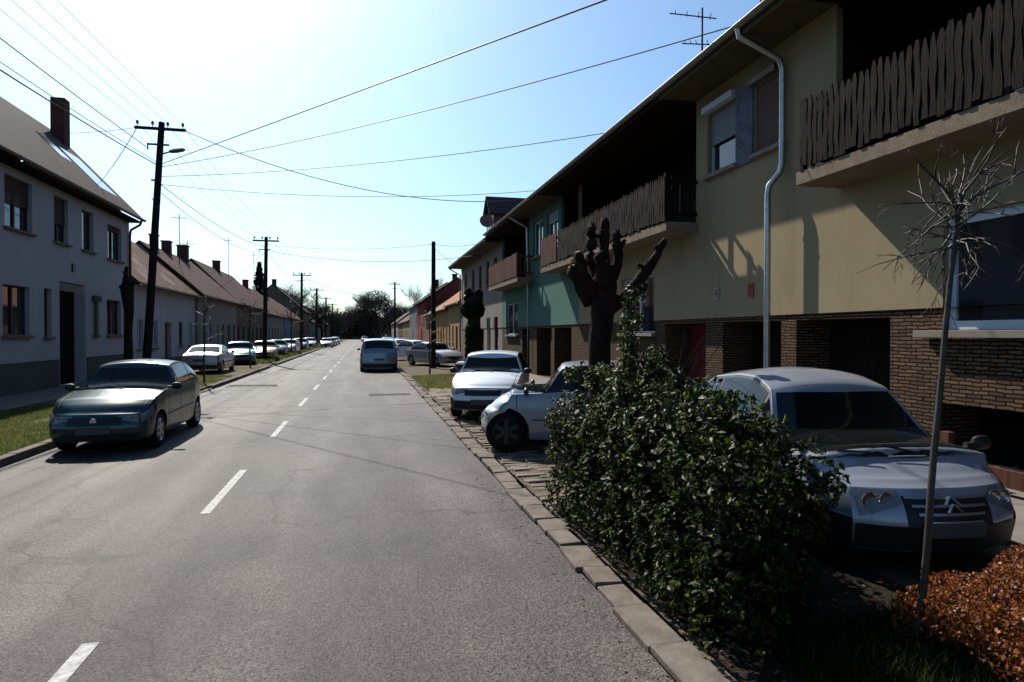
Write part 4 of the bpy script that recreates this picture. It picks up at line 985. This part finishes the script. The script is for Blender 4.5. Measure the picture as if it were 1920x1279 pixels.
# ---------------------------------------------------------------- poles and wires
GP = 'wooden utility poles'
def pole(name, label, x, y, h, lean=(0, 0), r=(.15, .10), arm=1.7, ins=4, lamp=False, ang=0, low_arm=True, z0=.1):
    t = empty(name, (x, y, z0), ang, label, 'pole', GP)
    n = 8; pts = [(lean[0] * k / n, lean[1] * k / n, h * k / n - (.2 if k == 0 else 0)) for k in range(n + 1)]
    MB().tube(pts, [r[0] + (r[1] - r[0]) * k / n for k in range(n + 1)], 12).build('pole', M['pole'], t, smooth=True, angle=50)
    lx, ly = lean[0] * .97, lean[1] * .97; za = h - .28
    if arm:
        MB().box(lx - arm / 2, lx + arm / 2, ly - .16, ly - .08, za - .05, za + .05).build('crossarm', M['pole'], t)
        for k in range(ins):
            xx = lx - arm / 2 + .1 + (arm - .2) * k / (ins - 1); MB().lathe([(.015, 0), (.015, .08), (.05, .1), (.055, .16), (.03, .22)], Matrix.Translation((xx, ly - .12, za + .051)), 8).build('insulator', M['ceramic'], t)
        if low_arm:
            MB().box(lx - .45, lx + .3, ly - .15, ly - .09, za - .62, za - .56).box(lx - .45, lx - .41, ly - .14, ly - .1, za - .8, za - .621).build('bracket', M['wire'], t)
    if lamp:
        d = MB(); d.tube([(lx, ly - .1, za - .95), (lx + .35, ly - .18, za - .85)], .03, 8); d.build('lamp_arm', M['gutter'], t)
        MB().lathe([(.02, 0), (.09, .06), (.12, .25), (.1, .5), (.04, .58)], Matrix.Translation((lx + .3, ly - .17, za - .85)) @ Matrix.Rotation(R(78), 4, 'Y') @ Matrix.Diagonal((.7, 1, 1, 1)), 10).build('street_lamp', M['gutter'], t)
        # service loops and bracket irons
        MB().tube([(lx - .1, ly - .2, 7.0), (lx - .25, ly - .3, 6.9), (lx - .1, ly - .3, 6.75)], .015, 5).box(lx - .3, lx - .05, ly - .2, ly - .16, 7.6, 7.66).box(lx - .25, lx - .05, ly - .2, ly - .16, 6.6, 6.68).build('cable_bracket', M['wire'], t)
    return t
pole('utility_pole', 'tall leaning wooden pole with crossarm and street lamp by the white house', -8.0, 26.5, 9.85, (.62, 0), (.16, .11), 1.75, 4, True)
pole('utility_pole', 'second wooden pole with crossarm on the left verge', -6.6, 46.3, 8.5, (.15, 0), (.16, .11), 1.7)
pole('utility_pole', 'third wooden pole with crossarm along the left', -6.6, 72.5, 8.5, (.1, 0), (.16, .12), 1.9)
for k, (y, lab) in enumerate(((95, 'fourth pole along the left, between bare trees'), (118, 'fifth pole along the left'), (142, 'sixth pole along the left, far off'), (168, 'most distant pole on the left'))):
    pole('utility_pole', lab, -6.6, y, 8.4, (.1, 0), (.17, .13), 1.9)
pole('utility_pole', 'bare topped wooden pole on the right grass patch', 3.75, 35.5, 7.0, (.02, 0), (.145, .11), .0)
pole('utility_pole', 'distant wooden pole on the right verge', 4.3, 92, 9.2, (0, 0), (.16, .12), 1.6)
wn = 0
def wire(label, a, b, sag=.3, r=.012, n=18, mid=None):
    pts = []
    for i in range(n + 1):
        f = i / n; p = Vector(a).lerp(Vector(b), f); p.z -= 4 * sag * f * (1 - f); pts.append(p)
    o = MB().tube(pts, r, 5).build('overhead_wire', M['wire'], smooth=True)
    return tag(o, label, 'wire', 'overhead wires')
A = (-7.4, 26.35)                      # top of the first pole
zt = 9.85 - .28 + .1 + .2
xs_ = [A[0] - .77, A[0] - .26, A[0] + .26, A[0] + .77]
nm = ['leftmost', 'second', 'third', 'rightmost']
for k in range(4):
    wire('thin line on the crossarm running back over the white house, %s insulator' % nm[k], (xs_[k], A[1], zt), (xs_[k] - .9, -12, zt + .3), .35, .006)
    wire('thin line between the first and second crossarms, %s insulator' % nm[k], (xs_[k], A[1], zt), (-6.45 - .75 + .5 * k, 46.2, 8.62), .35, .007)
    wire('thin line between the second and third crossarms, %s insulator' % nm[k], (-6.45 - .75 + .5 * k, 46.2, 8.62), (-6.5 - .85 + .57 * k, 72.4, 8.62), .35, .010)
    wire('thin line between the third and fourth crossarms, %s insulator' % nm[k], (-6.5 - .85 + .57 * k, 72.4, 8.62), (-6.5 - .85 + .57 * k, 95, 8.5), .35, .012)
wire('bundled cable sweeping back from the first pole past the red chimney', (-7.5, 26.3, 8.3), (-8.2, -8, 7.85), .5, .018)
wire('thinner cable just above the bundled one past the red chimney', (-7.5, 26.3, 8.4), (-8.2, -8, 8.2), .5, .010)
wire('upper cable from under the first crossarm running back overhead', (-7.85, 26.3, 8.95), (-8.3, -8, 9.1), .4, .014)
wire('cable crossing the street from the first pole to the top edge of the picture', (-7.4, 26.4, 8.35), (7.0, 3.0, 6.35), .0, .014)
wire('cable from the first pole to the antenna at the yellow house eaves', (-7.4, 26.4, 8.25), (6.9, 10.6, 7.75), .25, .012)
wire('cable from the first pole to the eaves of the far yellow house', (-7.4, 26.4, 7.9), (6.9, 17.6, 7.85), .25, .012)
wire('lower cable from the first pole to the green house eaves', (-7.4, 26.4, 7.6), (6.9, 25.3, 7.85), .35, .011)
wire('sagging cable from the crossarm end to the green house balcony', (-6.55, 26.35, 9.65), (6.9, 27.2, 7.85), .9, .016)
wire('service cable from the first crossarm to the white house roof', (-8.2, 26.35, 9.6), (-11.0, 30.8, 8.5), .1, .014)
wire('level cable from the first pole crossarm to the red chimney', (-8.2, 26.35, 9.65), (-13.2, 29.0, 9.9), .1, .009)
wire('cable from the first pole down to the second pole', (-7.4, 26.5, 7.6), (-6.5, 46.3, 7.9), .35, .014)
wire('second cable from the first pole down to the second pole', (-7.4, 26.5, 7.3), (-6.5, 46.3, 7.4), .5, .012)
wire('cable from the second pole across to the right hand pole', (-6.5, 46.3, 8.1), (3.75, 35.5, 6.95), .3, .014)
wire('lower cable from the second pole across to the beige house', (-6.5, 46.3, 7.7), (7.2, 39, 6.9), .6, .016)
wire('cable from the second pole to the third pole', (-6.5, 46.3, 7.6), (-6.5, 72.4, 7.5), .4, .016)
wire('cable from the third pole to the fourth pole', (-6.5, 72.4, 7.5), (-6.5, 95, 7.4), .4, .02)
wire('long cable from the third pole down to the distant right pole', (-6.5, 72.4, 8.1), (4.3, 92, 6.6), .5, .022)
wire('service cable from the right hand pole to the beige house wall', (3.75, 35.5, 6.8), (7.45, 42.5, 5.6), .15, .011)
wire('cable from the right hand pole to the dormer', (3.75, 35.5, 6.95), (7.7, 40, 7.9), .2, .012)
wire('cable from the low white house to the first pole', (-7.5, 26.5, 7.4), (-10.5, 36, 5.2), .3, .010)
wire('cable from the second pole to the low cream house roof', (-6.6, 46.3, 7.5), (-10.4, 50, 5.2), .2, .012)

# ---------------------------------------------------------------- trees and plants
def bare_mesh(name, h, spread, levels, seed, r0=.2, trunk=.35, nb=4, up=.35, seg=4):
    rnd = random.Random(seed); tr = MB(); tw = MB()
    def grow(p, d, l, r, lev):
        pts = [p]; rs = [r]; dd = d.copy(); n = 3
        for i in range(n):
            dd = (dd + Vector((rnd.uniform(-.18, .18), rnd.uniform(-.18, .18), rnd.uniform(-.05, .12)))).normalized()
            pts.append(pts[-1] + dd * l / n); rs.append(r * (1 - .45 * (i + 1) / n))
        (tr if lev < 2 else tw).tube(pts, rs, seg + 2 if lev < 2 else (seg if lev < 3 else 3), cap=False)
        if lev >= levels: return
        k = nb if lev else nb + 2
        for i in range(k):
            f = rnd.uniform(.35, 1.0) if lev else rnd.uniform(trunk, 1.0); q = min(n - 1, int(f * n)); pp = pts[q].lerp(pts[q + 1], f * n - q)
            az = rnd.uniform(0, 6.283); el = rnd.uniform(.25, .9)
            nd = (dd * (1 - spread * .5) + Vector((math.cos(az) * math.cos(el), math.sin(az) * math.cos(el), math.sin(el) * up + .1)) * spread).normalized()
            grow(pp, nd, l * rnd.uniform(.5, .75), rs[q] * .6, lev + 1)
    grow(Vector((0, 0, -.2)), Vector((0, 0, 1)), h * .55, r0, 0)
    a = bpy.data.meshes.new(name + '_trunk'); a.from_pydata(tr.v, [], tr.f); b = bpy.data.meshes.new(name + '_crown'); b.from_pydata(tw.v, [], tw.f)
    return a, b
protos = {}
def bare_tree(label, loc, kind, scale=1, rz=0, group='bare trees at the end of the street', m1='fartwig', m2='fartwig', cat='tree'):
    if kind not in protos:
        protos[kind] = bare_mesh('bare_tree_%s' % kind, *dict(broad=(13, .95, 5, 3, .4, .3, 5, .35), tall=(13, .55, 5, 5, .3, .25, 5, .8), small=(5, .8, 4, 9, .07, .45, 4, .5))[kind])
        for me, mm in zip(protos[kind], (m1, m2)): me.materials.append(M[mm])
    t = empty('bare_tree', loc, rz, label, cat, group); t.scale = (scale,) * 3
    for me, nm_ in zip(protos[kind], ('trunk', 'crown')):
        o = bpy.data.objects.new(nm_, me); COL.objects.link(o); o.parent = t
    return t
far = [(5, 236, 1.5, 'broad', 'biggest rounded bare tree closing the end of the street'), (-1, 250, 1.15, 'broad', 'bare tree left of the biggest one at the street end'), (11, 246, 1.2, 'broad', 'bare tree right of the biggest one at the street end'),
       (-8, 232, .85, 'broad', 'lower bare tree over the far left cars'), (-13, 205, .85, 'tall', 'bare tree behind the last house on the left'),
       (-11, 128, 1.0, 'broad', 'umbrella shaped bare tree beside the fourth pole'), (-9.2, 152, .8, 'broad', 'smaller bare tree past the fourth pole'), (-8.6, 176, .7, 'broad', 'bare tree past the sixth pole'),
       (13, 150, .95, 'tall', 'slim bare tree behind the grey house'), (17, 148, 1.05, 'tall', 'tall oval bare tree above the dark red house'), (20.5, 152, .95, 'broad', 'spreading bare tree behind the right hand pole'), (24, 150, .85, 'tall', 'bare tree next to the beige house roof'),
       (8.5, 205, .8, 'tall', 'narrow bare tree beyond the distant right houses'), (2, 262, 1.3, 'tall', 'bare tree behind the biggest one')]
for i, (x, y, s, k, lab) in enumerate(far): bare_tree(lab, (x, y, 0), k, s, i * 1.3)
# dense evergreen and twig masses behind them
hl_ = MB(); hl_.grid(lambda x, y: (x, y, -1 + 14 * math.exp(-((y - 320) / 45) ** 2) * (.8 + .3 * noise.noise((x * .03, y * .03, 0)))), lin_ if (lin_ := list(np.linspace(-160, 160, 40))) else [], list(np.linspace(240, 420, 24)))
struct('hill', hl_, M['hill'], smooth=True)
def blob_points(n, cs):
    out, nr = [], []
    cs = np.array(cs); wts = cs[:, 3] * cs[:, 4] ; wts = wts / wts.sum()
    idx = rng.choice(len(cs), n, p=wts); d = rng.normal(0, 1, (n, 3)); d /= np.linalg.norm(d, axis=1)[:, None]
    rad = 1 - np.abs(rng.normal(0, .22, n))
    c = cs[idx]; p = c[:, :3] + d * np.stack([c[:, 3], c[:, 4], c[:, 5]], 1) * rad[:, None]
    return p, d
cs = [(x, y, z, rx, rx, rz_) for (x, y, z, rx, rz_) in ((4.5, 240, 9, 8, 9.2), (-8, 250, 5, 8, 5.5), (-3, 262, 5, 8, 6.5), (-12, 262, 4.5, 8, 5), (16, 262, 6, 9, 7), (28, 262, 6.5, 9, 7), (-24, 265, 5, 9, 6), (2, 250, 4.5, 7, 5.5))]
p, nr = blob_points(60000, cs)
tag(leaves('woodland', p, nr, .6, [M['hill'], M['fartwig'], M['fartwig2']], aspect=.35), 'dark mass of woodland closing the far end of the street', 'woodland', kind='stuff')
# conifer
t = empty('conifer_tree', (-14.6, 98, 0), 0, 'dark conifer standing above the left roofs', 'tree')
MB().tube([(0, 0, 0), (0, 0, 12)], [.25, .04], 6).build('trunk', M['bark'], t)
pp, dn = [], []
for k in range(3200):
    z = random.uniform(3, 12.3); tier = (z * 1.15) % 1; rr = (12.6 - z) * .24 * (1.15 - .55 * tier) + .12; a = random.uniform(0, 6.283); q = rr * math.sqrt(random.uniform(.1, 1))
    pp.append((q * math.cos(a), q * math.sin(a), z - q * .25)); dn.append((math.cos(a), math.sin(a), .4))
leaves('crown', pp, dn, .42, [M['conifer']], t, aspect=.4)

def stub_trunk(name, label, loc, zs, rs, limbs, m='bark', knob=.09, cat='tree', lean=(0, 0)):
    t = empty(name, loc, 0, label, cat)
    pts = [(lean[0] * z / zs[-1] + .03 * math.sin(z * 3), lean[1] * z / zs[-1] + .02 * math.cos(z * 4), z) for z in zs]
    d = MB(); d.tube(pts, rs, 14)
    o = d.build('trunk', M[m], t, smooth=True)
    top = Vector(pts[-1])
    for (ps, r0, r1) in limbs:
        d = MB(); n = len(ps); P = [Vector(q) for q in ps]
        path, rr = [], []
        for i in range(n - 1):
            for k in range(4):
                f = k / 4; path.append(P[i].lerp(P[i + 1], f) + Vector((random.uniform(-.012, .012),) * 3)); rr.append((r0 + (r1 - r0) * (i + f) / (n - 1)) * random.uniform(.8, 1.12))
        path.append(P[-1]); rr.append(r1 * 1.15); path.append(P[-1] + (P[-1] - P[-2]).normalized() * .05); rr.append(r1 * .7)
        d.tube(path, rr, 9)
        for k in range(9):                                   # cut stubs and knuckles
            f = random.uniform(.3, 1); q = P[0].lerp(P[-1], f) if n == 2 else P[min(n - 2, int(f * (n - 1)))].lerp(P[min(n - 1, int(f * (n - 1)) + 1)], .5)
            dv = Vector((random.uniform(-1, 1), random.uniform(-1, 1), random.uniform(0, 1))).normalized() * random.uniform(.05, .17); d.tube([q, q + dv], [random.uniform(.025, .05), random.uniform(.012, .035)], 6)
        lb = d.build('limb', M[m], t, smooth=True)
        dv = (P[-1] - P[-2]).normalized(); q = P[-1] + dv * .052
        MB().lathe([(r1 * .62, 0), (r1 * .6, .012)], Matrix.Translation(q) @ dv.to_track_quat('Z', 'Y').to_matrix().to_4x4(), 10).build('cut_end', M['cutwood'], lb)
    return t
# near pollard, at (2.8, 7.5)
stub_trunk('pollarded_tree', 'thick pollarded tree trunk with cut stubs rising behind the hedge', (2.86, 7.45, .08), [-.2, .3, .8, 1.3, 1.8, 2.2, 2.5, 2.75], [.18, .155, .148, .14, .138, .145, .16, .14],
    [([(0, 0, 2.5), (-.14, 0, 2.9), (-.13, 0, 3.22)], .085, .055), ([(.02, 0, 2.5), (.05, .05, 2.95), (.06, .05, 3.3)], .085, .055), ([(.05, 0, 2.45), (.22, 0, 2.8), (.2, .02, 3.15)], .09, .05),
     ([(-.05, 0, 2.4), (-.24, -.05, 2.6), (-.33, -.1, 2.85)], .1, .06), ([(-.1, .1, 2.3), (-.34, .05, 2.7)], .11, .09), ([(.08, 0, 2.2), (.45, -.05, 2.55), (.70, -.08, 2.9), (.78, -.08, 3.05)], .09, .045),
     ([(.1, 0, 2.3), (.4, .1, 2.38), (.6, .1, 2.52)], .09, .06), ([(0, -.1, 2.5), (-.1, -.2, 2.85)], .1, .07)])
# dark ivy-wrapped column in front of the beige house
t = stub_trunk('pollarded_tree', 'dark ivy wrapped tree in front of the beige house', (4.5, 26.6, .12), [-.2, 1, 2, 2.6, 3.2, 3.5], [.3, .3, .3, .26, .4, .25], [([(0, 0, 2.9), (-.18, 0, 3.4), (-.2, 0, 3.75)], .16, .1), ([(0, 0, 2.9), (.16, 0, 3.4), (.2, 0, 3.7)], .16, .1)], 'bark_dark')
pp, nr = blob_points(5200, [(0, 0, .8, .4, .4, .9), (0, 0, 1.8, .38, .38, .7), (-.03, 0, 2.9, .5, .45, .45), (-.2, 0, 3.45, .2, .2, .35), (.2, 0, 3.4, .2, .2, .35)])
leaves('ivy', pp, nr, .12, [M['leaf1'], M['bark_dark']], t, aspect=.7)
# dark pollard before the white house corner
stub_trunk('pollarded_tree', 'dark pollarded tree at the corner of the white house', (-9.3, 28.8, .12), [-.2, 1, 2, 2.8, 3.6, 4.2], [.2, .17, .15, .18, .24, .17], [([(0, 0, 3.6), (-.1, 0, 4.1), (-.05, 0, 4.55)], .12, .07), ([(0, 0, 3.5), (.2, 0, 4.0)], .11, .07), ([(0, 0, 3.3), (-.26, 0, 3.8)], .1, .07)], 'bark_dark')
# saplings
def sapling(label, loc, h, r, twigs=26, lean=(0, 0), tl=.5, droop=False, group=None, m='twig', zc=None, stake=False):
    t = empty('sapling_tree', loc, 0, label, 'tree', group)
    zs = np.linspace(-.1, h, 12); d = MB(); d.tube([(lean[0] * z / h + .012 * math.sin(z * 5), lean[1] * z / h + .012 * math.cos(z * 4), z) for z in zs], [r * (1.15 - .5 * z / h) for z in zs], 8)
    d.build('trunk', M[m], t, smooth=True)
    d = MB(); top = Vector((lean[0], lean[1], h))
    def tw(p, dv, l, r_, lev):
        pts = [p]; q = dv.normalized()
        for i in range(4):
            q = (q + Vector((random.uniform(-.34, .34), random.uniform(-.34, .34), random.uniform(-.16, .2) - (.16 if droop and q.z < .35 else 0)))).normalized(); pts.append(pts[-1] + q * l / 4)
        d.tube(pts, [r_, r_ * .85, r_ * .7, r_ * .55, r_ * .35], 5)
        if lev < 2:
            for k in range(random.choice((2, 3, 3))): tw(pts[random.choice((1, 2, 3))], (q + Vector((random.uniform(-1, 1), random.uniform(-1, 1), random.uniform(-.6, .8)))), l * random.uniform(.3, .55), r_ * .55, lev + 1)
    for k in range(twigs):
        a = 2 * math.pi * k / twigs * 2.4; el = random.uniform(-1.0, .9) if droop else random.uniform(.1, 1.2)
        z = h * random.uniform(.88, 1.0) if droop else h * random.uniform(.55, 1)
        tw(Vector((lean[0] * z / h, lean[1] * z / h, z)), Vector((math.cos(a) * math.cos(el), math.sin(a) * math.cos(el), math.sin(el))), tl * random.uniform(.5, 1.15), r * (.3 if droop else .42), 0)
    if droop:
        for (ax_, ay_, l_) in ((.25, .1, .55), (-.5, .1, .5), (.9, 0, .45)): tw(top - Vector((0, 0, .1)), Vector((ax_, ay_, 1)), l_, r * .5, 0)
    d.build('crown', M[m], t, smooth=True)
    return t
sapling('thin leaning sapling with a mop of bare twigs in front of the silver small car', (3.17, 3.12, .13), 2.70, .020, 34, (.28, .0), .48, True)
sapling('thin bare sapling on the left verge before the old silver saloon', (-5.9, 26.2, .1), 2.9, .035, 12, (.05, 0), .8)
sapling('thin young tree on the grass by the minivan', (3.05, 28.0-.2+2.7, .1), 2.6, .04, 10, (0, 0), .8)
sapling('young bare tree on the left beside the teal car', (-6.2, 38.2, .1), 3.6, .04, 14, (0, 0), 1.1)
sapling('young bare tree on the left before the third pole', (-6.5, 62, .1), 4.2, .06, 14, (0, 0), 1.4)

# the evergreen hedge: lumpy shrub of many small glossy leaves on branching stems
hg = empty('evergreen_shrub', (2.48, 5.25, .08), 0, 'big dark evergreen shrub with small glossy leaves beside the kerb', 'shrub')
blobs = []
for i in range(70):
    y = random.uniform(-1.7, 1.55); f = max(0, (y + 1.45) / 3.0)
    x1_ = .56 + .22 * f; x = random.uniform(-.28, x1_)
    top = 1.26 + .18 * min(1, f * 1.6)
    z = random.uniform(.12, top - .12); r_ = random.uniform(.2, .3)
    blobs.append((x, y, z, r_, r_ * 1.1, r_))
blobs += [(-.27, y, z, .3, .36, .32) for y in (-1.75, -1.3, -.8, -.3, .3, .9, 1.4) for z in (.2, .6, 1.0)]
p, nr = blob_points(13500, blobs)
k = (p[:, 2] > .04) & (p[:, 0] > -.56); p, nr = p[k], nr[k]
nr = nr * .8 + np.array([0, 0, .35]); P_, N_ = [], []
for j in range(7):                                           # each shoot tip is a rosette of leaves
    o_ = rng.normal(0, 1, p.shape); o_ -= (o_ * nr).sum(1)[:, None] * nr / (nr * nr).sum(1)[:, None]; o_ /= np.linalg.norm(o_, axis=1)[:, None]
    P_.append(p + o_ * rng.uniform(.008, .03, (len(p), 1)) + nr * rng.uniform(-.02, .012, (len(p), 1))); N_.append(nr * .9 - o_ * .35)
p, nr = np.concatenate(P_), np.concatenate(N_)
leaves('foliage', p, nr, .046, [M['leaf1'], M['leaf2'], M['leaf3']], hg, aspect=.45, jitter=.45)
# top sprigs: upright shoots with bigger leaves
d = MB(); sp, sn = [], []
def shoot(x, y, z0_, l, lx=0, ly=0, n=70, sz=1, rad=.05):
    P0 = Vector((x, y, z0_)); P1 = P0 + Vector((lx, ly, l)); d.tube([P0, P0.lerp(P1, .5) + Vector((random.uniform(-.02, .02), 0, 0)), P1], [.008, .006, .003], 5)
    for i in range(n):
        f = random.uniform(.15, 1.02); q = P0.lerp(P1, f); a = random.uniform(0, 6.283); rr = rad * random.uniform(.4, 1.3)
        sp.append((q.x + rr * math.cos(a), q.y + rr * math.sin(a), q.z + random.uniform(-.02, .03))); sn.append((math.cos(a), math.sin(a), .8))
for i in range(150):
    y = random.uniform(-1.5, 1.6); f = (y + 1.45) / 3.0; shoot(random.uniform(-.35, .35 + .35 * f), y, 1.18 + .18 * min(1, f * 1.6), random.uniform(.08, .26), random.uniform(-.1, .1), random.uniform(-.1, .1), 34)
for (x, y, l) in ((.12, .75, 1.05), (.16, .85, .9), (.05, .7, .75), (.3, .6, .35), (.35, .7, .42), (.46, .5, .25)): shoot(x, y, 1.35, l, random.uniform(-.05, .08), 0, 230, 1, .085)
for i in range(26): shoot(random.uniform(.3, .5), random.uniform(-1.5, -.7), random.uniform(.55, 1.15), random.uniform(.05, .16), random.uniform(.08, .2), random.uniform(-.12, 0), 30)
leaves('top_shoots', sp, sn, .05, [M['leaf1'], M['leaf2'], M['leaf3']], hg, aspect=.5)
for i in range(26):
    y = random.uniform(-1.4, 1.4); x = random.uniform(-.2, .4); d.tube([(x * .6, y, -.05), (x + random.uniform(-.1, .1), y + random.uniform(-.1, .1), .6), (x * 1.2, y + random.uniform(-.15, .15), 1.1)], [.016, .012, .006], 5)
for i in range(14):                                          # bare twigs sticking up behind
    x, y = random.uniform(.1, .75), random.uniform(.2, 1.2); d.tube([(x, y, 1.2), (x + .1, y, 1.5), (x + random.uniform(.15, .4), y, random.uniform(1.7, 2.0))], [.008, .006, .003], 4)
d.build('stems', M['twig'], hg)
# orange-leaved shrub at the lower right
og = empty('orange_shrub', (3.75, 2.95, .15), 0, 'low spreading shrub with orange and rust leaves at the lower right', 'shrub')
p, nr = blob_points(42000, [(random.uniform(-.5, 1.0), random.uniform(-.55, .45), random.uniform(.05, .30) , .2, .2, .13) for _ in range(44)] + [(.6, .3, .3, .4, .25, .18)])
p = p[p[:, 2] > .0]; nr = nr[:len(p)]
leaves('foliage', p, nr, .022, [M['oleaf2'], M['oleaf1'], M['oleaf3']], og, aspect=.75)
d = MB()
for i in range(60):
    a = random.uniform(0, 6.28); x, y = random.uniform(-.3, .7), random.uniform(-.3, .2); d.tube([(x, y, -.03), (x + .08 * math.cos(a), y + .08 * math.sin(a), .2), (x + .16 * math.cos(a), y + .12 * math.sin(a), .38)], [.005, .004, .002], 4)
d.build('stems', M['twig'], og)

mb = MB()
for k in range(420):
    x, y = random.choice((random.uniform(2.0, 2.3), random.uniform(2.0, 3.6), random.uniform(1.5, 1.74))), random.uniform(2.2, 9)
    q = random.uniform(.003, .009) if x < 1.8 else random.uniform(.006, .016); z = (hz(x) + .035 if x > 2.03 and y < 7 else hz(x) if x > 1.98 else .002)
    mb.box(-q, q, -q * .7, q * .7, 0, q * .7, Matrix.Translation((x, y, z)) @ Matrix.Rotation(random.uniform(0, 3), 4, 'Z'))
tag(mb.build('gravel', M['kerb']), 'loose grit and small stones along the right kerb', 'gravel', kind='stuff')
p = np.stack([rng.uniform(2.0, 3.9, 1100), rng.uniform(2.0, 7.0, 1100), np.full(1100, .0)], 1); p[:, 2] = [hz(a) + .045 for a in p[:, 0]]
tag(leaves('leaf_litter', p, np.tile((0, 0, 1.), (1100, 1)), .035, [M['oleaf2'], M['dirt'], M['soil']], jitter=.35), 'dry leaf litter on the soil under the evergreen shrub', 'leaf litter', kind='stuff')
# ---------------------------------------------------------------- street furniture
t = empty('wheelie_bin', (2.95, 18.6, .12), R(-15), 'dark wheelie bin with pale lid beside the white hatchback', 'bin')
d = MB(); n0 = [(-.2, -.22, .08), (.2, -.22, .08), (.2, .2, .08), (-.2, .2, .08)]; n1 = [(-.27, -.3, .98), (.27, -.3, .98), (.27, .28, .98), (-.27, .28, .98)]
d.quad(*n1)
for i in range(4): j = (i + 1) % 4; d.quad(n0[i], n0[j], n1[j], n1[i])
d.box(-.29, .29, -.33, -.27, .93, .99); d.build('body', M['black'], t, bevel=.01)
MB().box(-.3, .3, -.34, .3, .995, 1.03).box(-.27, .27, -.28, .26, 1.031, 1.06).build('lid', M['frame_w'], t, bevel=.012)
MB().tube([(-.2, .34, .95), (.2, .34, .95)], .018, 8).build('handle', M['black'], t)
for s in (-1, 1): MB().lathe([(.1, -.02), (.1, .02)], Matrix.Translation((s * .24, .2, .1)) @ Matrix.Rotation(R(90), 4, 'Y'), 14).build('wheel', M['rubber'], t)
